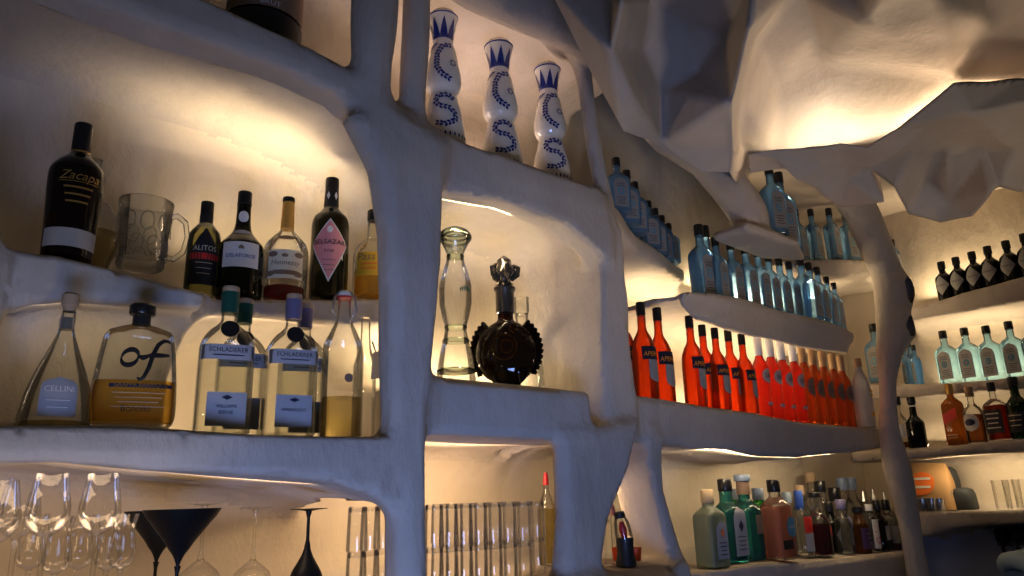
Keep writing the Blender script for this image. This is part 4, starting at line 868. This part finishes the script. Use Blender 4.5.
for i, x in enumerate((1003, 1014, 1024)):
    lab = '%s straight clear tumbler from the left on the end wall ledge' % ORD[i]
    if tb is None:
        tb = thing('tumbler', lab, 'glass', 'tumblers on the end wall ledge'); lofted('glass_body', [(0, .23), (.02, .25), (1, .27), (1, .26), (.08, .235), (.08, .01)], 'clear_thin', tb, 24, close1=False)
    else: tb = dup(tb, lab, 'tumblers on the end wall ledge')
    q = onL(x, .08); tb.location = q; tb.scale = (atR(x, 481, .08).z-zL,)*3
# sockets and cables on the dark lower wall
for i, (x, y) in enumerate(((1008, 535), (1023, 534))):
    p = atR(x, y, .2); r0 = thing('wall_plug', ['black plug with hanging cable in the left socket on the dark wall', 'black plug with hanging cable at the right edge of the dark wall'][i], 'plug', loc=p); r0.rotation_euler = (0, 0, math.atan2(-RN.x, RN.y))
    mesh_obj('socket_plate', [(-.035, -.034, -.045), (.035, -.034, -.045), (.035, -.034, .045), (-.035, -.034, .045)], [(0, 1, 2, 3)], 'socket', r0); lofted('plug', [(-.03, .02), (-.02, .028), (.02, .028), (.03, .02)], 'black', r0, 16, c=(0, -.05))
    tube('cable', [(0, -.06, -.02), (.0, -.06, -.06), (.012, -.06, -.12), (.03, -.06, -.2), (.05, -.06, -.35)], .008, 'black', r0)
# blue bundle at the lower right corner, on a low cabinet
p = atR(1036, 556, -.35)
r0 = thing('fabric_bundle', 'light blue folded cloth over a denim blue bundle at the lower right corner', 'cloth', loc=(p.x, p.y, .9)); hh = p.z-.9
lofted('bundle', smooth_prof([(0, .11), (.05, .13), (hh*.6, .13), (hh*.85, .11), (hh*.93, .06)], 2), 'denim', r0); tube('folded_rim', [(.10*math.cos(w), .10*math.sin(w), hh*.93+.015*math.sin(3*w)) for w in [2*math.pi*i/24 for i in range(24)]], .03, 'lightblue', r0, 10, closed=True)
lofted('cloth_top', smooth_prof([(hh*.9, .10), (hh*.97, .085), (hh, .03)], 2), 'lightblue', r0)
r0 = thing('low_cabinet', 'dark low cabinet under the blue bundle', 'cabinet', loc=(p.x, p.y, 0)); lofted('carcass', [(0, .25, .25, 20), (.88, .25, .25, 20)], 'dark_wall', r0, 32); lofted('cabinet_top', [(.88, .27, .27, 20), (.9, .27, .27, 20)], 'black', r0, 32)

# ---- counter: stemware and tumblers
def stem(name, label, bowl, mat='clear_thin', zb=.60, foot=.3, group=None, cat='wine glass'):
    r0 = thing(name, label, cat, group)
    lofted('bowl', smooth_prof(bowl, 3), mat, r0, 32, close0=True, close1=False)
    lofted('stem', [(.02, .03), (.06, .018), (zb-.06, .016), (zb, .03)], mat, r0, 12); lofted('foot', [(0, foot), (.006, foot), (.012, foot*.7), (.03, .03)], mat, r0, 32); return r0
TU = [(.60, .02), (.63, .07), (.69, .115), (.75, .13), (.85, .118), (1, .095)]
w1 = stem('wine_glass', 'large clear wine glass, left one of two tall glasses at lower left', TU, group='stem glasses on the counter', foot=.17); put(w1, 53, 473, 1.52, ZC)
w2 = dup(w1, 'large clear wine glass nearest the black martini glasses'); put(w2, 104, 473, 1.52, ZC)
w3 = dup(w1, 'clear wine glass cut by the left edge, front'); put(w3, 3, 480, 1.55, ZC)
w4 = dup(w1, 'clear wine glass just inside the left edge, behind the front one'); put(w4, 24, 478, 1.66, ZC)
TS = [(.5, .02), (.54, .09), (.62, .125), (.72, .11), (.86, .09), (1, .12)]
s1 = stem('tulip_glass', 'small tulip glass below the two large wine glasses, left', TS, zb=.5, foot=.2, group='tulip glasses on the counter'); put(s1, 62, 517, 1.62, ZC)
for x, y, Y, lb in ((84, 515, 1.7, 'small tulip glass between the two large wine glasses'), (112, 516, 1.62, 'small tulip glass under the right large wine glass'), (126, 514, 1.58, 'small tulip glass left of the black martini glasses'), (36, 514, 1.74, 'small tulip glass behind the left wine glasses')):
    o = dup(s1, lb); put(o, x, y, Y, ZC)
MB_ = [(.48, .012), (.55, .03), (.64, .085), (.8, .2), (1, .345)]
m1 = stem('martini_glass', 'matte black martini glass, front one of two', MB_, 'matte_black', .50, .25, 'black martini glasses', 'martini glass'); put(m1, 182.5, 509, 1.5, ZC)
m2 = dup(m1, 'matte black martini glass behind and left of its twin'); put(m2, 161, 510.5, 1.72, ZC)
k1 = thing('wine_glass', 'matte black wine glass standing upside down on the counter', 'wine glass'); lofted('foot', [(.972, .03), (.985, .1), (.995, .2), (1, .2)], 'matte_black', k1, 32); lofted('stem', [(.6, .035), (.68, .018), (.9, .016), (.975, .035)], 'matte_black', k1, 12); lofted('bowl', smooth_prof([(0, .15), (.2, .19), (.36, .15), (.48, .08), (.57, .04), (.62, .03)], 3), 'matte_black', k1, 32); put(k1, 309, 508.5, 1.55, ZC)
g1 = thing('wine_glass', 'faint clear upside-down wine glass between the black glasses', 'wine glass'); 
lofted('foot', [(.972, .03), (.985, .1), (.995, .18), (1, .18)], 'clear_thin', g1, 32); lofted('stem', [(.45, .035), (.55, .018), (.9, .016), (.975, .035)], 'clear_thin', g1, 12); lofted('bowl', smooth_prof([(0, .16), (.2, .2), (.33, .18), (.42, .08), (.46, .03)], 3), 'clear_thin', g1, 32); put(g1, 256, 507, 1.68, ZC)
g2 = dup(g1, 'faint clear upside-down wine glass right behind the martini glasses'); put(g2, 205, 503, 1.72, ZC)
# highball tumblers stacked upside down in two layers
hbp = None
def highball(x, Y, layer, lab, grp):
    global hbp
    top = zof(480, 503, 1.5); hz = (top-ZC)/2
    if hbp is None:
        hbp = thing('highball_glass', lab, 'glass', grp); lofted('glass_body', [(0, .24), (.02, .25), (.85, .225), (.97, .22), (1, .20)], 'highball', hbp, 20, close0=False); lofted('base', [(.88, .205), (.9, .21), (.96, .205)], 'highball', hbp, 20); o = hbp
    else: o = dup(hbp, lab, grp)
    p = at(x, 503, Y); z0 = rest(p.x, p.y, ZC, .04); hz = (top-z0)/2; o.location = (p.x, p.y, z0+hz*layer+.0005); o.scale = (hz*.999,)*3
for layer in (1, 0):
    for rw, Y in enumerate((1.5, 1.62)):
        xs = [434+14.6*i for i in range(8)] if rw == 0 else [440+14.2*i for i in range(7)]
        for i, x in enumerate(xs): highball(x, Y, layer, '%s highball glass from left, %s layer, %s row right of front pillar' % (ORD[i], ['lower', 'upper'][layer], ['front', 'back'][rw]), 'highball glasses stacked right of the pillar')
    for i, x in enumerate((358, 371, 384)): highball(x, 1.56, layer, '%s highball glass from left, %s layer, left of front pillar' % (ORD[i], ['lower', 'upper'][layer]), 'highball glasses stacked left of the pillar')
b, S = bottle('syrup_bottle', 'pale yellow bottle with red tip beside the highball glasses', [(0, .1), (.02, .11), (.58, .11), (.7, .07), (.8, .035), (.9, .03)], 'clear', liq=(.02, .6, 'l_pale')); lofted('pourer', [(.86, .035), (.93, .03), (1, .02)], 'cap_red', b); put(b, 545.5, 472.5, 1.68, ZC)
# between the splayed legs
zG = g_
ob = None
for i, (x, lb) in enumerate(((618, 'orange plastic cup left behind the black aerator'), (635, 'orange plastic cup right behind the black aerator'))):
    if ob is None:
        ob = thing('plastic_cup', lb, 'cup'); lofted('cup_body', [(0, .4), (.02, .42), (1, .52), (1, .5), (.06, .39), (.06, .01)], 'orange_plastic', ob, 4 if False else 20, close1=False)
    else: ob = dup(ob, lb)
    put(ob, x, 547.5, 1.585 if i == 0 else 1.55, zG)
r0 = thing('wine_aerator', 'clear topped wine aerator tilted on a black stand between the legs', 'aerator')
lofted('stand', smooth_prof([(0, .2), (.05, .2), (.25, .16), (.52, .17)], 2), 'black', r0); tube('funnel', [(-.0, 0, .5), (-.03, 0, .62), (-.07, 0, .8), (-.1, 0, .92)], [.17, .17, .15, .1], 'clear', r0, 16); tube('inner_tube', [(-.0, 0, .5), (-.04, 0, .68), (-.07, 0, .82)], [.05, .08, .04], 'cap_red', r0, 10); tube('lid', [(-.095, 0, .9), (-.115, 0, 1)], [.11, .1], 'black', r0, 14)
put(r0, 623, 512, 1.49, zG, 0)
r0 = thing('syringe_tube', 'slim clear tube with pink tip behind the aerator', 'tube'); lofted('glass_body', [(0, .05), (.8, .05)], 'clear', r0); lofted('tip', [(.8, .06), (.9, .06), (1, .03)], 'pinklabel', r0); put(r0, 612, 505, 1.62, zG)
sg = dup(w1, 'clear stem glass foot showing left of the aerator'); put(sg, 603, 500, 1.54, zG)
# ------------------------------------------------------------------ lights
def area(name, loc, target, sx, sy, power, c):
    l = bpy.data.lights.new(name, 'AREA'); l.shape = 'RECTANGLE'; l.size = sx; l.size_y = sy; l.energy = power; l.color = c
    o = bpy.data.objects.new(name, l); o.location = loc; d = (Vector(target)-Vector(loc)).normalized()
    o.rotation_euler = d.to_track_quat('-Z', 'Y').to_euler(); col.objects.link(o); return o
def strip(name, p0, p1, power, c, aim=(0, 0, 1), w=.03):
    p0, p1 = Vector(p0), Vector(p1); l = bpy.data.lights.new(name, 'AREA'); l.shape = 'RECTANGLE'; l.size = (p1-p0).length; l.size_y = w; l.energy = power; l.color = c
    o = bpy.data.objects.new(name, l); o.location = (p0+p1)/2; z = -Vector(aim).normalized(); x = (p1-p0).normalized(); y = z.cross(x).normalized(); x = y.cross(z)
    o.rotation_euler = Matrix((x, y, z)).transposed().to_euler(); col.objects.link(o); return o
def spot(name, loc, target, power, c, ang=60, blend=.3, rad=.02):
    l = bpy.data.lights.new(name, 'SPOT'); l.energy = power; l.color = c; l.spot_size = math.radians(ang); l.spot_blend = blend; l.shadow_soft_size = rad
    o = bpy.data.objects.new(name, l); o.location = loc; d = (Vector(target)-Vector(loc)).normalized(); o.rotation_euler = d.to_track_quat('-Z', 'Y').to_euler(); col.objects.link(o); return o
WARM = (1, .80, .52); WARM2 = (1, .72, .45); COOL = (.42, .56, 1)
def zof(x, y, Y): return at(x, y, Y).z
zl = zof(200, 428, 1.42); zb = zof(290, 297, 1.75); za = zof(750, 413, 1.5); zg = zof(765, 305, 1.5); zd = zof(510, 381, 1.45); zw = CZ-.215; zlo = zof(800, 560, 1.55)
o = strip('upper_left_niche_light', (.52, 1.89, zb+.06), (.95, 1.89, zb+.06), 1.4, WARM, (-.12, -.06, 1), .05); o.data.spread = math.radians(85)
strip('upper_left_fill', (.55, 1.93, zb+.02), (1.0, 1.93, zb+.02), .35, WARM, (0, -.3, 1))
strip('lower_left_niche_light', (.35, 1.9, zl+.02), (.95, 1.9, zl+.02), .7, WARM, (0, -.2, 1))
strip('counter_light', (-.2, 1.5, zl-.1), (.72, 1.5, zl-.1), 1.7, WARM2, (0, 1, -.6))
spot('leg_fill', at(588, 500, 1.72), at(652, 505, 1.58), 1.0, WARM2, 110, .6, .03)  # added spot hidden behind the left leg, brightens the right leg's side
strip('counter_light_mid', (1.05, 1.62, zd-.185), (1.42, 1.62, zd-.185), 2.4, WARM2, (0, 1, -.6))
strip('decanter_niche_light', (1.1, 1.9, zd+.02), (1.55, 1.9, zd+.02), 3.2, WARM, (0, -.3, 1))
strip('aperitif_light', (1.85, 1.9, za+.02), (3.2, 1.9, za+.02), 7.5, WARM, (0, -.35, 1))
strip('lower_right_light', (2.1, 1.52, za-.14), (3.2, 1.52, za-.14), 5, WARM, (0, 1, -.1))
strip('long_row_light', (2.2, 1.9, zg+.02), (3.2, 1.9, zg+.02), 2.3, WARM, (0, -.2, 1))
strip('upper_tier_light', (2.7, 1.92, CZ+.87), (3.6, 1.92, CZ+.87), 5, WARM, (0, -.4, 1))
strip('top_shelf_light', (.55, 1.9, zARCH(.55)+.07), (1.7, 1.9, zARCH(1.7)+.07), 4, (1, .75, .6), (0, -.3, 1))
def rp(px, py, off): return atR(px, py, off)
for nm, y0, off, pw, aim in [('juniper', 262, .24, 5.5, (-.5, 0, 1)), ('blue', 372, .24, 3.0, (-.3, 0, 1)), ('whisky', 438, .24, 1.0, (-.3, 0, 1)), ('ledge', 459, .06, 1.5, (1, 0, -.5))]:
    a, b = rp(915, y0, off), rp(1060, y0, off); zz = {'juniper': zof(1, 1, 1)}.get(nm)
    z_ = {'juniper': atR(960, 292, 0).z+.02, 'blue': atR(960, 383, 0).z+.02, 'whisky': zW+.02, 'ledge': atR(960, 456, 0).z-.015}[nm]
    a.z = b.z = z_; strip(nm+'_shelf_light', a, b, pw, WARM, aim)
o = area('window_light', (-.2, -.5, .45), (.9, 1.45, 1.35), .9, .6, 8, (.34, .49, 1)); o.data.spread = math.radians(75)
spot('left_spot', (.25, 1.0, CZ-.3), (.28, 1.55, 2.45), 3, WARM, 75, .5, .04)
spot('shelf_spot', (-.3, .7, CZ-.15), (.32, 1.42, CZ+.12), 2.2, WARM, 42, .25, .02)
zk = zof(100, 303, 1.61)
strip('block_light', (.2, 1.64, zk-.01), (.48, 1.64, zk-.01), .14, WARM, (0, 1, -.9))
strip('bottle_shelf_light', (.55, 1.77, zof(290, 320, 1.75)-.01), (.9, 1.77, zof(290, 320, 1.75)-.01), .5, WARM, (0, 1, -.9))
strip('decanter_top_light', (1.02, 1.52, zof(470, 190, 1.45)+.0), (1.3, 1.52, zof(540, 210, 1.45)-.01), 1.0, WARM, (0, 1, -.35))
for nm, a, b, c, pw in (('ceiling_gutter_light', (520, 415), (660, 415), (610, 160), 1.5), ('ceiling_gutter_light_right', (760, 400), (900, 360), (800, 110), .7), ('ceiling_gutter_light_end', (960, 340), (1150, 330), (960, 90), .5)):
    ga, gb = atZ(*U(*a), .90), atZ(*U(*b), .90); tg = atZ(*U(*c), 1.15); strip(nm, ga, gb, pw, (1, .86, .66), (tg-(ga+gb)/2), .12)
spot('ceiling_fill', (1.5, -.5, .7), (2.05, 1.0, 2.65), 30, (1, .86, .68), 60, .6, .12)
ga, gb = atZ(*U(800, 330), .96), atZ(*U(1050, 250), .99); tg = atZ(*U(900, 60), 1.15); strip('ceiling_gutter_light_right', ga, gb, 1.5, WARM2, (tg-(ga+gb)/2))
spot('ceiling_side_fill', (3.3, .1, 1.5), (2.1, .9, 2.65), 9, WARM2, 75, .5, .05)  # added spot out of view at the right, brightens the ceiling facets
w = bpy.data.worlds.new('world'); sc.world = w; w.use_nodes = True
w.node_tree.nodes['Background'].inputs[0].default_value = (.5, .45, .42, 1); w.node_tree.nodes['Background'].inputs[1].default_value = .08
# ------------------------------------------------------------------ camera
cam = bpy.data.cameras.new('camera'); cam.sensor_width = 36; cam.lens = F/1024*36; cam.clip_start = .05
co = bpy.data.objects.new('camera', cam); col.objects.link(co)
m = Matrix((RR, VV, -FW)).transposed().to_4x4(); m.translation = CAM; co.matrix_world = m; sc.camera = co
sc.view_settings.view_transform = 'Standard'; sc.view_settings.exposure = .12; sc.view_settings.gamma = .86
sc.cycles.transparent_max_bounces = 40; sc.cycles.max_bounces = 8; sc.cycles.caustics_reflective = False; sc.cycles.caustics_refractive = False
sc.cycles.sample_clamp_indirect = 4
